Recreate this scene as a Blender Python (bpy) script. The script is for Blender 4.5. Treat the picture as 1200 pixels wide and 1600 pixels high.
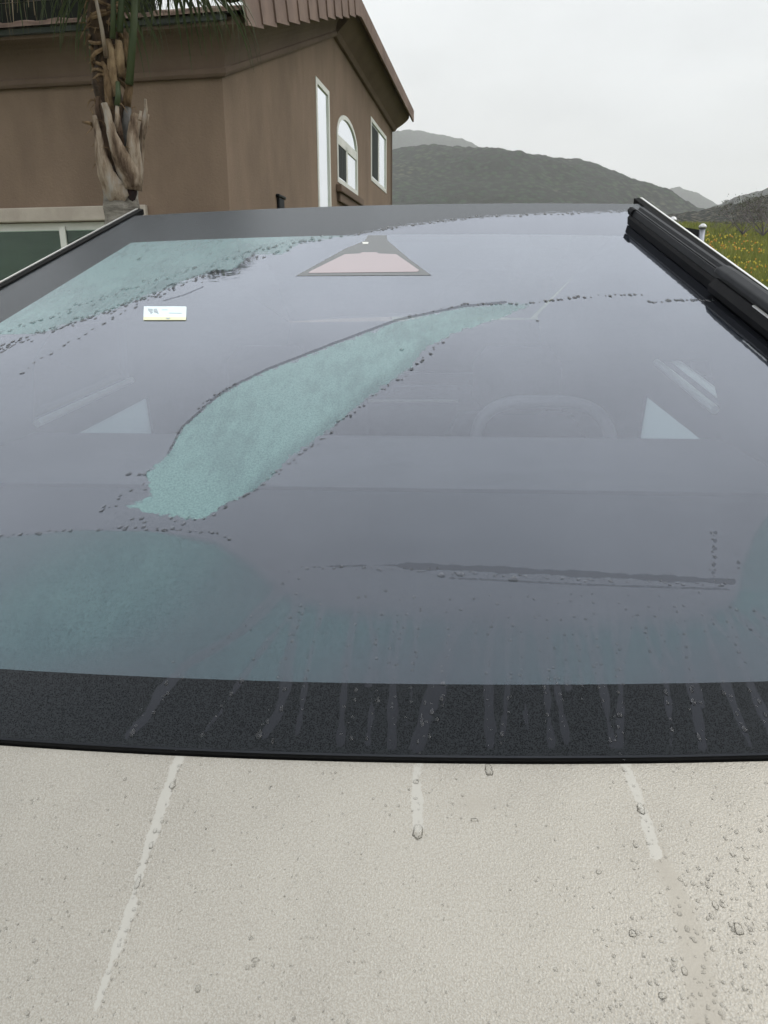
import bpy, bmesh, math, random
import numpy as np
from mathutils import Vector, noise
from mathutils.geometry import tessellate_polygon
S = bpy.context.scene
for o in list(bpy.data.objects): bpy.data.objects.remove(o)
R = math.radians
# ------------------------------------------------------------------ camera, world, sun
F = 1109.0; PITCH = math.atan(320 / F); CAMZ = 1.53
cd = bpy.data.cameras.new('camera'); cam = bpy.data.objects.new('camera', cd); S.collection.objects.link(cam)
cam.location = (0, 0, CAMZ); cam.rotation_euler = (math.pi / 2 - PITCH, 0, 0)
cd.sensor_fit = 'VERTICAL'; cd.sensor_height = 24; cd.lens = 24 * F / 1600; cd.clip_start = .02; cd.clip_end = 8000
S.camera = cam
W = bpy.data.worlds.new('World'); S.world = W; W.use_nodes = True
nt = W.node_tree; nt.nodes.clear()
out = nt.nodes.new('ShaderNodeOutputWorld'); bg = nt.nodes.new('ShaderNodeBackground'); bg.inputs[1].default_value = .08
sky = nt.nodes.new('ShaderNodeTexSky'); sky.sky_type = 'NISHITA'; sky.sun_disc = False
sky.sun_elevation = R(48); sky.sun_rotation = R(98); sky.dust_density = 6; sky.air_density = .6
tc = nt.nodes.new('ShaderNodeTexCoord'); sp = nt.nodes.new('ShaderNodeSeparateXYZ'); rp = nt.nodes.new('ShaderNodeValToRGB')
nt.links.new(tc.outputs['Generated'], sp.inputs[0]); 
nz = nt.nodes.new('ShaderNodeTexNoise'); nz.inputs['Scale'].default_value = 2.2; nz.inputs['Detail'].default_value = 4
nt.links.new(tc.outputs['Generated'], nz.inputs['Vector'])
ma = nt.nodes.new('ShaderNodeMath'); ma.operation = 'MULTIPLY_ADD'; ma.inputs[1].default_value = .34
nt.links.new(nz.outputs['Fac'], ma.inputs[0]); nt.links.new(sp.outputs[2], ma.inputs[2])
mb_ = nt.nodes.new('ShaderNodeMath'); mb_.operation = 'SUBTRACT'; mb_.inputs[1].default_value = .17
nt.links.new(ma.outputs[0], mb_.inputs[0]); nt.links.new(mb_.outputs[0], rp.inputs[0])
e = rp.color_ramp.elements
# overcast vault: brighter towards the zenith, as a cloud layer is (values are radiance / 1.8)
e[0].position = 0; e[0].color = (.41, .41, .40, 1)
e[1].position = 1; e[1].color = (.80, .82, .84, 1)
for p, c in ((.22, (.385, .395, .395)), (.42, (.44, .455, .462)), (.65, (.63, .655, .67))):
    q = e.new(p); q.color = (*c, 1)
sc = nt.nodes.new('ShaderNodeVectorMath'); sc.operation = 'SCALE'; sc.inputs['Scale'].default_value = 2.28 / .08
nz2 = nt.nodes.new('ShaderNodeTexNoise'); nz2.inputs['Scale'].default_value = 5; nz2.inputs['Detail'].default_value = 5; nz2.inputs['Roughness'].default_value = .55
mp2 = nt.nodes.new('ShaderNodeMapping'); mp2.inputs['Scale'].default_value = (1, 1, 2.6); nt.links.new(tc.outputs['Generated'], mp2.inputs[0]); nt.links.new(mp2.outputs[0], nz2.inputs['Vector'])
mr2 = nt.nodes.new('ShaderNodeMapRange'); mr2.inputs[1].default_value = .32; mr2.inputs[2].default_value = .68; mr2.inputs[3].default_value = .93; mr2.inputs[4].default_value = 1.05
nt.links.new(nz2.outputs['Fac'], mr2.inputs[0]); cl_ = nt.nodes.new('ShaderNodeVectorMath'); cl_.operation = 'SCALE'
nt.links.new(rp.outputs[0], cl_.inputs[0]); nt.links.new(mr2.outputs[0], cl_.inputs['Scale']); nt.links.new(cl_.outputs[0], sc.inputs[0])
s2 = nt.nodes.new('ShaderNodeVectorMath'); s2.operation = 'SCALE'; s2.inputs['Scale'].default_value = .12
nt.links.new(sky.outputs[0], s2.inputs[0])
ad = nt.nodes.new('ShaderNodeVectorMath'); ad.operation = 'ADD'
nt.links.new(sc.outputs[0], ad.inputs[0]); nt.links.new(s2.outputs[0], ad.inputs[1])
nt.links.new(ad.outputs[0], bg.inputs[0]); nt.links.new(bg.outputs[0], out.inputs[0])
sl = bpy.data.lights.new('sun', 'SUN'); sl.energy = .85; sl.angle = R(40); sl.color = (1, .97, .92)
so = bpy.data.objects.new('sun', sl); S.collection.objects.link(so)
so.rotation_euler = (R(42), 0, R(82))
S.view_settings.view_transform = 'Standard'; S.view_settings.look = 'None'; S.view_settings.exposure = 0; S.view_settings.gamma = 1
S.view_settings.use_curve_mapping = False
S.render.engine = 'CYCLES'; S.cycles.max_bounces = 10; S.cycles.transparent_max_bounces = 12; S.cycles.volume_bounces = 1

rng = np.random.default_rng(4); random.seed(4)
# ------------------------------------------------------------------ pixel <-> place helpers (pixels of the 1200x1600 photograph)
CF = Vector((0, math.cos(PITCH), -math.sin(PITCH))); CU = Vector((0, math.sin(PITCH), math.cos(PITCH))); CR = Vector((1, 0, 0))
CP = Vector((0, 0, CAMZ))
def ray(x, y): return (CF + CR * ((x - 600) / F) + CU * ((800 - y) / F)).normalized()
def hit(x, y, P, N):
    d = ray(x, y); t = (P - CP).dot(N) / d.dot(N); return CP + d * t
def at(x, y, rg):          # point on the ray at horizontal range rg
    d = ray(x, y); return CP + d * (rg / math.hypot(d.x, d.y))
def proj(co):
    c = np.asarray(co) - np.array([0, 0, CAMZ]); z = c @ np.array(CF)
    return 600 + F * (c[:, 0]) / z, 800 - F * (c @ np.array(CU)) / z

# ------------------------------------------------------------------ material helpers
class M:
    def __init__(s, name):
        s.m = bpy.data.materials.new(name); s.m.use_nodes = True; s.t = s.m.node_tree; s.t.nodes.clear()
        s.out = s.n('ShaderNodeOutputMaterial')
    def n(s, typ, props=None, **inp):
        nd = s.t.nodes.new(typ)
        for k, v in (props or {}).items(): setattr(nd, k, v)
        for k, v in inp.items(): s.set(nd, k, v)
        return nd
    def set(s, nd, k, v):
        k = int(k[1:]) if k[0] == 'i' and k[1:].isdigit() else k.replace('_', ' ')
        if isinstance(v, bpy.types.NodeSocket): s.t.links.new(v, nd.inputs[k])
        elif isinstance(v, bpy.types.Node): s.t.links.new(v.outputs[0], nd.inputs[k])
        else:
            if isinstance(v, tuple) and len(v) == 3 and len(nd.inputs[k].default_value) == 4: v = (*v, 1)
            nd.inputs[k].default_value = v
    def math(s, op, a, b=0., c=None, clamp=False):
        nd = s.n('ShaderNodeMath', dict(operation=op, use_clamp=clamp), i0=a, i1=b)
        if c is not None: s.set(nd, 'i2', c)
        return nd.outputs[0]
    def mr(s, v, a, b, c=0., d=1., smooth=True):
        return s.n('ShaderNodeMapRange', dict(interpolation_type='SMOOTHSTEP' if smooth else 'LINEAR'), i0=v, i1=a, i2=b, i3=c, i4=d).outputs[0]
    def obj(s): return s.n('ShaderNodeTexCoord').outputs['Object']
    def noise(s, scale, detail=3., rough=.5, vec=None, out='Fac'):
        nd = s.n('ShaderNodeTexNoise', Scale=scale, Detail=detail, Roughness=rough, Vector=vec if vec is not None else s.obj())
        return nd.outputs[out]
    def scaled(s, v, vec=None):
        return s.n('ShaderNodeMapping', Vector=vec if vec is not None else s.obj(), Scale=v).outputs[0]
    def vor(s, scale, feature='F1', vec=None, out='Distance', rnd=1.):
        nd = s.n('ShaderNodeTexVoronoi', dict(feature=feature), Scale=scale, Randomness=rnd, Vector=vec if vec is not None else s.obj())
        return nd.outputs[out]
    def mix(s, f, a, b):
        nd = s.n('ShaderNodeMix', dict(data_type='RGBA')); s.set(nd, 'i0', f)
        for i, v in ((6, a), (7, b)):
            if isinstance(v, bpy.types.NodeSocket): s.t.links.new(v, nd.inputs[i])
            else: nd.inputs[i].default_value = (*v, 1)
        return nd.outputs[2]
    def ramp(s, f, stops):
        nd = s.n('ShaderNodeValToRGB', i0=f); e = nd.color_ramp.elements
        e[0].position = stops[0][0]; e[0].color = (*stops[0][1], 1); e[1].position = stops[-1][0]; e[1].color = (*stops[-1][1], 1)
        for p, c in stops[1:-1]:
            q = e.new(p); q.color = (*c, 1)
        return nd.outputs[0]
    def bump(s, h, strength=.3, dist=.01, normal=None):
        nd = s.n('ShaderNodeBump', Height=h, Strength=strength, Distance=dist)
        if normal is not None: s.set(nd, 'Normal', normal)
        return nd.outputs[0]
    def attr(s, name): return s.n('ShaderNodeAttribute', dict(attribute_name=name)).outputs['Fac']
    def pbr(s, **k): return s.n('ShaderNodeBsdfPrincipled', **k).outputs[0]
    def mixs(s, f, a, b): return s.n('ShaderNodeMixShader', i0=f, i1=a, i2=b).outputs[0]
    def end(s, sh): s.t.links.new(sh, s.out.inputs[0]); return s.m

def simple(name, c1, c2, scale=8, rough=.6, bump=.0, bscale=60, bdist=.005, metallic=0., stretch=(1, 1, 1), spec=.5):
    m = M(name); v = m.scaled(stretch)
    col = m.mix(m.mr(m.noise(scale, 5, .6, v), .3, .7), c1, c2)
    k = dict(Base_Color=col, Roughness=rough, Metallic=metallic); k['Specular_IOR_Level'] = spec
    p = m.n('ShaderNodeBsdfPrincipled'); 
    for a, b in (('Base Color', col), ('Roughness', rough), ('Metallic', metallic), ('Specular IOR Level', spec)):
        if isinstance(b, bpy.types.NodeSocket): m.t.links.new(b, p.inputs[a])
        else: p.inputs[a].default_value = b
    if bump: m.t.links.new(m.bump(m.noise(bscale, 4, .6), bump, bdist), p.inputs['Normal'])
    return m.end(p.outputs[0])

# ------------------------------------------------------------------ object helpers
col = S.collection
def tag(o, label=None, cat=None, group=None, kind=None):
    for k, v in (('label', label), ('category', cat), ('group', group), ('kind', kind)):
        if v: o[k] = v
    return o
def empty(name, loc=(0, 0, 0)):
    o = bpy.data.objects.new(name, None); col.objects.link(o); o.location = loc; o.empty_display_size = .1; return o
def mesh(name, vs, fs, mat, parent=None, smooth=False):
    me = bpy.data.meshes.new(name); me.from_pydata([tuple(v) for v in vs], [], fs); me.update()
    if smooth: me.polygons.foreach_set('use_smooth', [True] * len(me.polygons))
    if mat: me.materials.append(mat)
    o = bpy.data.objects.new(name, me); col.objects.link(o)
    if parent:
        o.parent = parent; o.matrix_parent_inverse = parent_inv(parent)
    return o
def parent_inv(p):
    from mathutils import Matrix
    m = Matrix.Translation(p.location) if p.parent is None else Matrix.Identity(4)
    if p.parent is not None: return Matrix.Identity(4) if p.type == 'MESH' else m.inverted()
    return m.inverted()
def npmesh(name, vs, fs, mat, parent=None, smooth=True):
    vs = np.asarray(vs, dtype=np.float32); fs = np.asarray(fs, dtype=np.int32); k = fs.shape[1]
    me = bpy.data.meshes.new(name); me.vertices.add(len(vs)); me.vertices.foreach_set('co', vs.ravel())
    me.loops.add(fs.size); me.loops.foreach_set('vertex_index', fs.ravel())
    me.polygons.add(len(fs)); me.polygons.foreach_set('loop_start', np.arange(len(fs), dtype=np.int32) * k)
    me.polygons.foreach_set('use_smooth', np.full(len(fs), smooth))
    me.update(calc_edges=True); me.validate()
    if mat: me.materials.append(mat)
    o = bpy.data.objects.new(name, me); col.objects.link(o)
    if parent: o.parent = parent; o.matrix_parent_inverse = parent_inv(parent)
    return o
class B:
    """collects solids into one mesh"""
    def __init__(s): s.v = []; s.f = []
    def add(s, vs, fs):
        k = len(s.v); s.v += [Vector(v) for v in vs]; s.f += [tuple(i + k for i in f) for f in fs]; return s
    def box(s, o, a, b, c):     # o corner, edge vectors
        o, a, b, c = map(Vector, (o, a, b, c))
        return s.add([o, o + a, o + a + b, o + b, o + c, o + a + c, o + a + b + c, o + b + c],
                     [(0, 3, 2, 1), (4, 5, 6, 7), (0, 1, 5, 4), (1, 2, 6, 5), (2, 3, 7, 6), (3, 0, 4, 7)])
    def loft(s, rings, cap=True, closed=True):
        n = len(rings[0]); vs = [p for r in rings for p in r]; fs = []
        for i in range(len(rings) - 1):
            for j in range(n if closed else n - 1):
                k = (j + 1) % n; fs.append((i * n + j, i * n + k, (i + 1) * n + k, (i + 1) * n + j))
        if cap and closed: fs += [tuple(range(n - 1, -1, -1)), tuple((len(rings) - 1) * n + j for j in range(n))]
        return s.add(vs, fs)
    def tube(s, pts, rads, n=8, cap=True):
        pts = [Vector(p) for p in pts]; 
        if not hasattr(rads, '__len__'): rads = [rads] * len(pts)
        rings = []; ref = None
        for i, p in enumerate(pts):
            t = (pts[min(i + 1, len(pts) - 1)] - pts[max(i - 1, 0)]).normalized()
            if ref is None: ref = t.orthogonal()
            a = (ref - t * ref.dot(t)).normalized(); b = t.cross(a); ref = a
            rings.append([p + (a * math.cos(q) + b * math.sin(q)) * rads[i] for q in [2 * math.pi * k / n for k in range(n)]])
        return s.loft(rings, cap)
    def build(s, name, mat, parent=None, smooth=False, bevel=0):
        o = mesh(name, s.v, s.f, mat, parent, smooth)
        if bevel:
            b = o.modifiers.new('bevel', 'BEVEL'); b.width = bevel; b.segments = 2; b.limit_method = 'ANGLE'; b.angle_limit = R(35)
        return o

# ------------------------------------------------------------------ materials
def stucco(name, c1, c2):
    m = M(name); v = m.scaled((1, 1, .35))
    f = m.mr(m.noise(1.6, 6, .62, v), .3, .72); g = m.mr(m.noise(5, 4, .6, m.scaled((1, 1, .5))), .35, .75)
    c = m.mix(f, c1, c2); c = m.mix(m.math('MULTIPLY', g, .2), c, tuple(x * 1.25 for x in c2))
    n1 = m.noise(45, 5, .7); 
    return m.end(m.pbr(Base_Color=c, Roughness=.92, Normal=m.bump(n1, .7, .012)))
MAT = {}
MAT['stucco'] = stucco('stucco brown', (.165, .116, .082), (.222, .158, .113))
MAT['trimstucco'] = stucco('stucco trim', (.125, .087, .063), (.16, .112, .083))
MAT['tile'] = simple('clay tile', (.15, .10, .08), (.22, .15, .12), 3, .85, .5, 40)
MAT['white'] = simple('white vinyl', (.62, .63, .58), (.7, .7, .66), 5, .45, .1, 80)
MAT['cream'] = simple('cream stucco trim', (.38, .33, .28), (.46, .41, .35), 5, .85, .5, 70)
MAT['gutter'] = simple('gutter', (.05, .06, .07), (.07, .08, .09), 3, .5)
MAT['blinds'] = simple('blinds', (.50, .66, .57), (.56, .72, .62), 2, .6)  # pale mint puts the sky reflected in the panes into colour
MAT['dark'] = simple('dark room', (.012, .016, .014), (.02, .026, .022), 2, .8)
MAT['black'] = simple('black plastic', (.008, .009, .011), (.016, .017, .02), 20, .5, .25, 300, .001, spec=.2)
MAT['rubber'] = simple('black rubber', (.003, .003, .004), (.006, .006, .007), 20, .6, spec=.1)
MAT['seal'] = simple('seal', (.004, .004, .004), (.007, .007, .007), 20, .9, spec=.15)
MAT['steelpost'] = simple('galvanised', (.25, .26, .3), (.35, .36, .4), 20, .4, metallic=.6)
def glassmat(name, tint=(.9, .95, .93), ior=1.5, refl=(.95, .97, 1)):
    m = M(name); fr = m.n('ShaderNodeFresnel', IOR=ior).outputs[0]
    return m.end(m.mixs(fr, m.n('ShaderNodeBsdfTransparent', Color=tint).outputs[0], m.n('ShaderNodeBsdfGlossy', Color=refl, Roughness=.01).outputs[0]))
MAT['pane'] = glassmat('window glass', (.86, .95, .9), 1.25)
m = M('water'); gl_ = m.pbr(Base_Color=(1, 1, 1), Roughness=.02, IOR=1.33, Transmission_Weight=1.)
MAT['water'] = m.end(m.mixs(.22, m.mixs(m.n('ShaderNodeFresnel', IOR=1.33).outputs[0], m.n('ShaderNodeBsdfTransparent', Color=(.97, .97, .97)).outputs[0], m.n('ShaderNodeBsdfGlossy', Roughness=.03).outputs[0]), gl_))
m = M('water over black'); MAT['drop_dark'] = m.end(m.pbr(Base_Color=(1, 1, 1), Roughness=.02, IOR=1.33, Transmission_Weight=1.))
m = M('water on steel'); gl_ = m.pbr(Base_Color=(1, 1, 1), Roughness=.02, IOR=1.33, Transmission_Weight=1.)
MAT['drop_hood'] = m.end(m.mixs(.1, m.mixs(m.n('ShaderNodeFresnel', IOR=1.33).outputs[0], m.n('ShaderNodeBsdfTransparent', Color=(.97, .97, .965)).outputs[0], m.n('ShaderNodeBsdfGlossy', Roughness=.03).outputs[0]), gl_))
# ------------------------------------------------------------------ terrain
def smooth(a, b, x):
    t = max(0, min(1, (x - a) / (b - a))); return t * t * (3 - 2 * t)
HC = at(357, 300, 7.0); HC.z = 0                                # near corner of the house
AZ = R(10.1)
D2 = Vector((math.sin(AZ), math.cos(AZ), 0)); D1 = Vector((-math.cos(AZ), math.sin(AZ), 0))
N1 = -D2; N2 = -D1
def ground_h(x, y):
    d = math.hypot(x, y)
    base = max(0, min(y, 62) - 12) * .14 * smooth(1.0, 6., x) + smooth(6.5, 12, y) * smooth(1.2, 4.0, x) * .95
    return base + noise.noise((x * .12, y * .12, 0)) * .12 * smooth(8, 16, d)
xs = np.concatenate([-np.geomspace(3000, 12, 22), np.linspace(-11, 60, 110), np.geomspace(62, 3000, 24)])
ys = np.concatenate([-np.geomspace(2000, 8, 14), np.linspace(-7, 80, 110), np.geomspace(84, 3600, 26)])
gv = [(x, y, ground_h(x, y)) for y in ys for x in xs]; nx = len(xs)
gf = [(j * nx + i, j * nx + i + 1, (j + 1) * nx + i + 1, (j + 1) * nx + i) for j in range(len(ys) - 1) for i in range(nx - 1)]
m = M('field soil'); c = m.ramp(m.noise(.35, 6, .6), [(.3, (.06, .075, .02)), (.5, (.1, .12, .03)), (.7, (.15, .15, .045))])
c = m.mix(m.mr(m.noise(14, 4), .5, .7), c, (.045, .06, .02))
mt = m.end(m.pbr(Base_Color=c, Roughness=.95, Normal=m.bump(m.noise(9, 6, .7), .8, .1)))
tag(npmesh('ground', gv, gf, mt), kind='structure')
# concrete driveway under the truck
m = M('concrete'); c = m.mix(m.mr(m.noise(2, 6, .6), .3, .7), (.26, .25, .23), (.34, .33, .3))
mt = m.end(m.pbr(Base_Color=c, Roughness=.75, Normal=m.bump(m.noise(60, 4), .3, .003)))
dv = B()
for i in range(3):
    for j in range(3): dv.box((-3.6 + i * 2.01, -4 + j * 3.34, .002), (1.99, 0, 0), (0, 3.32, 0), (0, 0, .05))
tag(dv.build('driveway', mt), kind='structure')
# hills
def hill(name, prof, dist, depth, amp, mat, seed, na=220, nr=50, floor=0., base=4.):
    P = [(math.atan2(ray(x, y).x, ray(x, y).y), ray(x, y).z / math.hypot(ray(x, y).x, ray(x, y).y)) for x, y in prof]
    a = np.array([p[0] for p in P]); h = np.array([p[1] for p in P]); o = np.argsort(a); a = a[o]; h = h[o]
    az = np.linspace(a[0], a[-1], na); vs = []
    for i in range(na):
        H = np.interp(az[i], a, h) * dist + CAMZ
        for j in range(nr):
            t = j / (nr - 1); r = dist - depth + t * depth * 1.6
            k = (r - (dist - depth)) / depth
            s = smooth(0, 1, k) if k < 1 else 1 - smooth(0, 1, (k - 1) / .6) * .9
            x = math.sin(az[i]) * r; y = math.cos(az[i]) * r
            q = (x / (dist * .12) + seed, y / (dist * .12), seed)
            n = noise.fractal(q, .9, 2.1, 5) * amp * math.sin(math.pi * min(1, k * .93)) ** .7 if 0 < k < 1.4 else 0
            f = noise.noise((x / (dist * .012), y / (dist * .012), seed)) * amp * .2 + noise.noise((x / (dist * .005), y / (dist * .005), seed)) * amp * .12
            vs.append((x, y, base + (H - base) * s + n * s + f * s))
    fs = [(i * nr + j, (i + 1) * nr + j, (i + 1) * nr + j + 1, i * nr + j + 1) for i in range(na - 1) for j in range(nr - 1)]
    return tag(npmesh(name, vs, fs, mat), kind='structure')
def hillmat(name, cs, sc):
    m = M(name)
    c = m.ramp(m.noise(sc, 7, .65), cs)
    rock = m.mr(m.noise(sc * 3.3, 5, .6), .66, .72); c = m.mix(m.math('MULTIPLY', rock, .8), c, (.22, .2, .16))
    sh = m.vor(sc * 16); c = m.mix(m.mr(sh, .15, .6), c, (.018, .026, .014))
    return m.end(m.pbr(Base_Color=c, Roughness=.95, Normal=m.bump(m.noise(sc * 12, 6, .75), 1., .5 / sc)))
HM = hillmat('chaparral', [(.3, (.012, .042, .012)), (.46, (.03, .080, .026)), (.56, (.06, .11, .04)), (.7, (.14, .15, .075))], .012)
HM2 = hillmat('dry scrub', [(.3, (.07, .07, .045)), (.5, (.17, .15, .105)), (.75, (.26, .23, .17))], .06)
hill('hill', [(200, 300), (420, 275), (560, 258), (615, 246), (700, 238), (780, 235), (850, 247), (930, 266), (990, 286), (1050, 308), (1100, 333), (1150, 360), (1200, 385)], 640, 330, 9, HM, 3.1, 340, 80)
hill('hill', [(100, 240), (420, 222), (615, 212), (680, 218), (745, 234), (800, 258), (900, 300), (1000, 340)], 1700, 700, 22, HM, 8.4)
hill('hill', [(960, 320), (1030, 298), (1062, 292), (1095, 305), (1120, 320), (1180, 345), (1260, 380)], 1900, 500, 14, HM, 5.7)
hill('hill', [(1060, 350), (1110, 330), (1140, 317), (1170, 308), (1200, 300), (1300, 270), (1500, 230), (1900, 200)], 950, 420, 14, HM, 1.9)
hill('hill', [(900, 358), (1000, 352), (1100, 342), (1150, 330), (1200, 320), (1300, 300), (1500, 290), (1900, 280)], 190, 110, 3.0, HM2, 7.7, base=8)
# haze
m = M('haze'); vp = m.n('ShaderNodeVolumePrincipled', Density=.00036); vp.inputs['Color'].default_value = (1, 1, 1, 1); vp.inputs['Anisotropy'].default_value = .1
m.t.links.new(vp.outputs[0], m.out.inputs['Volume'])
hz = B().box((-3100, -2100, -1.5), (6200, 0, 0), (0, 5900, 0), (0, 0, 470)).build('haze', m.m); tag(hz, kind='stuff')

# ------------------------------------------------------------------ house
def onN2(x, y, off=0): return hit(x, y, HC + N2 * off, N2)     # gable wall
def onN1(x, y, off=0): return hit(x, y, HC + N1 * off, N1)     # wall facing the truck
zE = onN1(357, 121).z
Cp = onN2(520, 57); Dp = onN2(613, 205)
sC = (Cp - HC).dot(D2); sD = (Dp - HC).dot(D2); zC = Cp.z; zD = Dp.z
print('house', HC, 'eave', zE, 'peak', sC, zC, 'end', sD, zD)
LW = 9.0
house = empty('house', HC); tag(house, 'brown stucco house with tiled roof, cream window trim and a steep gable wall', 'house')
def wall_with_holes(name, O, U, V, outer, holes, mat, parent, thick, Nn):
    polys = [[Vector((a, b, 0)) for a, b in outer]] + [[Vector((a, b, 0)) for a, b in h] for h in holes]
    tris = tessellate_polygon(polys); flat = [p for q in polys for p in q]
    b = B(); fr = [O + U * p.x + V * p.y for p in flat]; bk = [p - Nn * thick for p in fr]
    fs = []
    for t in tris:
        n = (fr[t[1]] - fr[t[0]]).cross(fr[t[2]] - fr[t[0]])
        t = tuple(t) if n.dot(Nn) > 0 else tuple(reversed(t)); fs.append(t); fs.append(tuple(i + len(fr) for i in reversed(t)))
    k = 0; L = len(fr)
    for q in polys:
        n = len(q)
        for i in range(n):
            a, c = k + i, k + (i + 1) % n; fs.append((a, c, c + L, a + L))
        k += n
    b.add(fr + bk, fs); return b.build(name, mat, parent)
Z = Vector((0, 0, 1))
def sz2(x, y): p = onN2(x, y) - HC; return p.dot(D2), p.z
def sz1(x, y): p = onN1(x, y) - HC; return p.dot(D1), p.z
# windows on the gable wall
s0, zt = sz2(492.5, 118); s1, _ = sz2(515, 200); _, zb = sz2(494, 345)
tall = (s0, s1, zb, zt)
a0, _ = sz2(526.3, 230); a1, _ = sz2(558.3, 230); _, ab = sz2(527, 284); _, asp = sz2(526.3, 209)
am = (a0 + a1) / 2; ar = (a1 - a0) / 2
ah = zap = sz2(536, 176)[1] - asp
arch_poly = lambda ins: [(a0 + ins, ab + ins), (a1 - ins, ab + ins)] + [(am + (ar - ins) * math.cos(q), asp + (ah - ins) * math.sin(q)) for q in np.linspace(0, math.pi, 15)]
r0, rt = sz2(579, 181); r1, _ = sz2(603.5, 240); _, rb = sz2(578.5, 281)
print('win', tall, (a0, a1, ab, asp, ah), (r0, r1, rb, rt))
rect = lambda q, i=0: [(q[0] + i, q[2] + i), (q[1] - i, q[2] + i), (q[1] - i, q[3] - i), (q[0] + i, q[3] - i)]
rw = (r0, r1, rb, rt)
wall_with_holes('gable_wall', HC, D2, Z, [(0, 0), (sD, 0), (sD, zD + .2), (sC, zC + .2), (0, zE + .2)], [rect(tall), arch_poly(0), rect(rw)], MAT['stucco'], house, .2, N2)
# left wall window
w1, _ = sz1(232, 335); _, wzt = sz1(180, 345); _, wzb = sz1(130, 505); w2 = w1 + 2.6
_, lint_t = sz1(180, 322); _, sill_b = sz1(130, 535)
wl = (w1 + .12, w2, wzb, wzt)
wall_with_holes('front_wall', HC + N1 * .004, D1, Z, [(.004, 0), (LW, 0), (LW, zE + .2), (.004, zE + .2)], [rect(wl)], MAT['stucco'], house, .2, N1)
B().box(HC + D2 * sD - N2 * .0, D1 * LW, D2 * -.2, Z * (zD + .2)).build('back_wall', MAT['stucco'], house)
B().box(HC + D1 * LW, D1 * -.2, D2 * sD, Z * zE).build('side_wall', MAT['stucco'], house)
def ring_frame(O, U, V, Nn, outer, inner, off, th, name, mat, par):
    n = len(outer); b = B(); f = lambda p, o: O + U * p[0] + V * p[1] + Nn * o
    rings = [[f(p, off - th) for p in outer], [f(p, off) for p in outer], [f(p, off) for p in inner], [f(p, off - th) for p in inner]]
    b.loft(rings + [rings[0]], cap=False); return b.build(name, mat, par)
def flat_part(O, U, V, Nn, poly, off, th, name, mat, par):
    fr = [O + U * a + V * b + Nn * off for a, b in poly]; bk = [p - Nn * th for p in fr]
    return B().loft([fr, bk]).build(name, mat, par)
def window(O, U, Nn, q, mull=None, poly=None, dark=None, trans=None, fw=.055, frame_off=.02, backmat='blinds'):
    f = poly or (lambda i: rect(q, i))
    fw *= .62 if backmat != 'dark' else 1.5; frame_off = min(frame_off, .008)
    w = ring_frame(O, U, Z, Nn, f(.004), f(fw), frame_off, .09, 'window', MAT['white'], house)
    flat_part(O, U, Z, Nn, f(fw - .004), -.010, .004, 'pane', MAT['pane'] if backmat != 'dark' else glassmat('tinted pane', (.78, .88, .8), 1.4), w)
    flat_part(O, U, Z, Nn, f(.002), -.02 - (.05 if backmat == 'dark' else 0), .01, 'blind', MAT[backmat], w)  # sheet behind the glass; mint holds the reflected sky, dark the unlit room
    for m_ in (mull or []):
        flat_part(O, U, Z, Nn, m_, .005, .02, 'mullion', MAT['white'], w)
    if dark: 
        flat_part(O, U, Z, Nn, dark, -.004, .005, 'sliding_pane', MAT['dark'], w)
        for k in range(5):
            a = dark[0][0] + (dark[1][0] - dark[0][0]) * (k + .5) / 5
            flat_part(O, U, Z, Nn, [(a, dark[0][1]), (a + .012, dark[0][1]), (a + .012, dark[2][1]), (a, dark[2][1])], -.001, .002, 'slat', MAT['gutter'], w)
    return w
window(HC, D2, N2, tall, fw=.11)
tz = sz2(530, 219)[1]; md = a0 + (a1 - a0) * .42
window(HC, D2, N2, None, poly=arch_poly, fw=.1, mull=[[(a0 + .08, tz - .06), (a1 - .08, tz - .06), (a1 - .08, tz + .06), (a0 + .08, tz + .06)], [(md, ab + .08), (md + .08, ab + .08), (md + .08, tz), (md, tz)]],
       dark=[(a0 + .09, ab + .09), (md, ab + .09), (md, tz - .06), (a0 + .09, tz - .06)])
md = r0 + (r1 - r0) * .45
window(HC, D2, N2, rw, fw=.11, mull=[[(md, rb + .1), (md + .09, rb + .1), (md + .09, rt - .1), (md, rt - .1)]], dark=[(r0 + .1, rb + .1), (md, rb + .1), (md, rt - .1), (r0 + .1, rt - .1)])
B().box(HC + D2 * (a0 - .1) + Z * (ab - .14), D2 * (a1 - a0 + .2), N2 * .085, Z * .1).box(HC + D2 * (a0 - .02) + Z * (ab - .26), D2 * (a1 - a0 + .04), N2 * .05, Z * .118).build('window_sill', MAT['trimstucco'], house, bevel=.012)
# ground-floor window facing the truck: cream surround, white frame, dark glass
md = sz1(102, 400)[0]
ww = window(HC, D1, N1, wl, fw=.05, backmat='dark', mull=[[(md - .03, wl[2] + .04), (md + .03, wl[2] + .04), (md + .03, wl[3] - .04), (md - .03, wl[3] - .04)]], frame_off=-.02)
md_dark = simple('green blind', (.035, .065, .045), (.07, .105, .078), 1.5, .5, stretch=(1, 1, 6))
for k in range(26):
    zz = wl[2] + .05 + k * (wl[3] - wl[2] - .1) / 26
    flat_part(HC, D1, Z, N1, [(wl[0] + .05, zz), (wl[1] - .05, zz), (wl[1] - .05, zz + .03), (wl[0] + .05, zz + .03)], -.040 - .003 * (k % 2), .003, 'slat', md_dark, ww)
B().box(HC + D1 * w1 + Z * wzt, D1 * (w2 - w1 + .12), N1 * .05, Z * (lint_t - wzt)).build('lintel', MAT['cream'], house, bevel=.01)
B().box(HC + D1 * w1 + Z * sill_b, D1 * (w2 - w1 + .12), N1 * .06, Z * (wzb - sill_b)).build('window_sill', MAT['cream'], house, bevel=.01)
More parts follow.
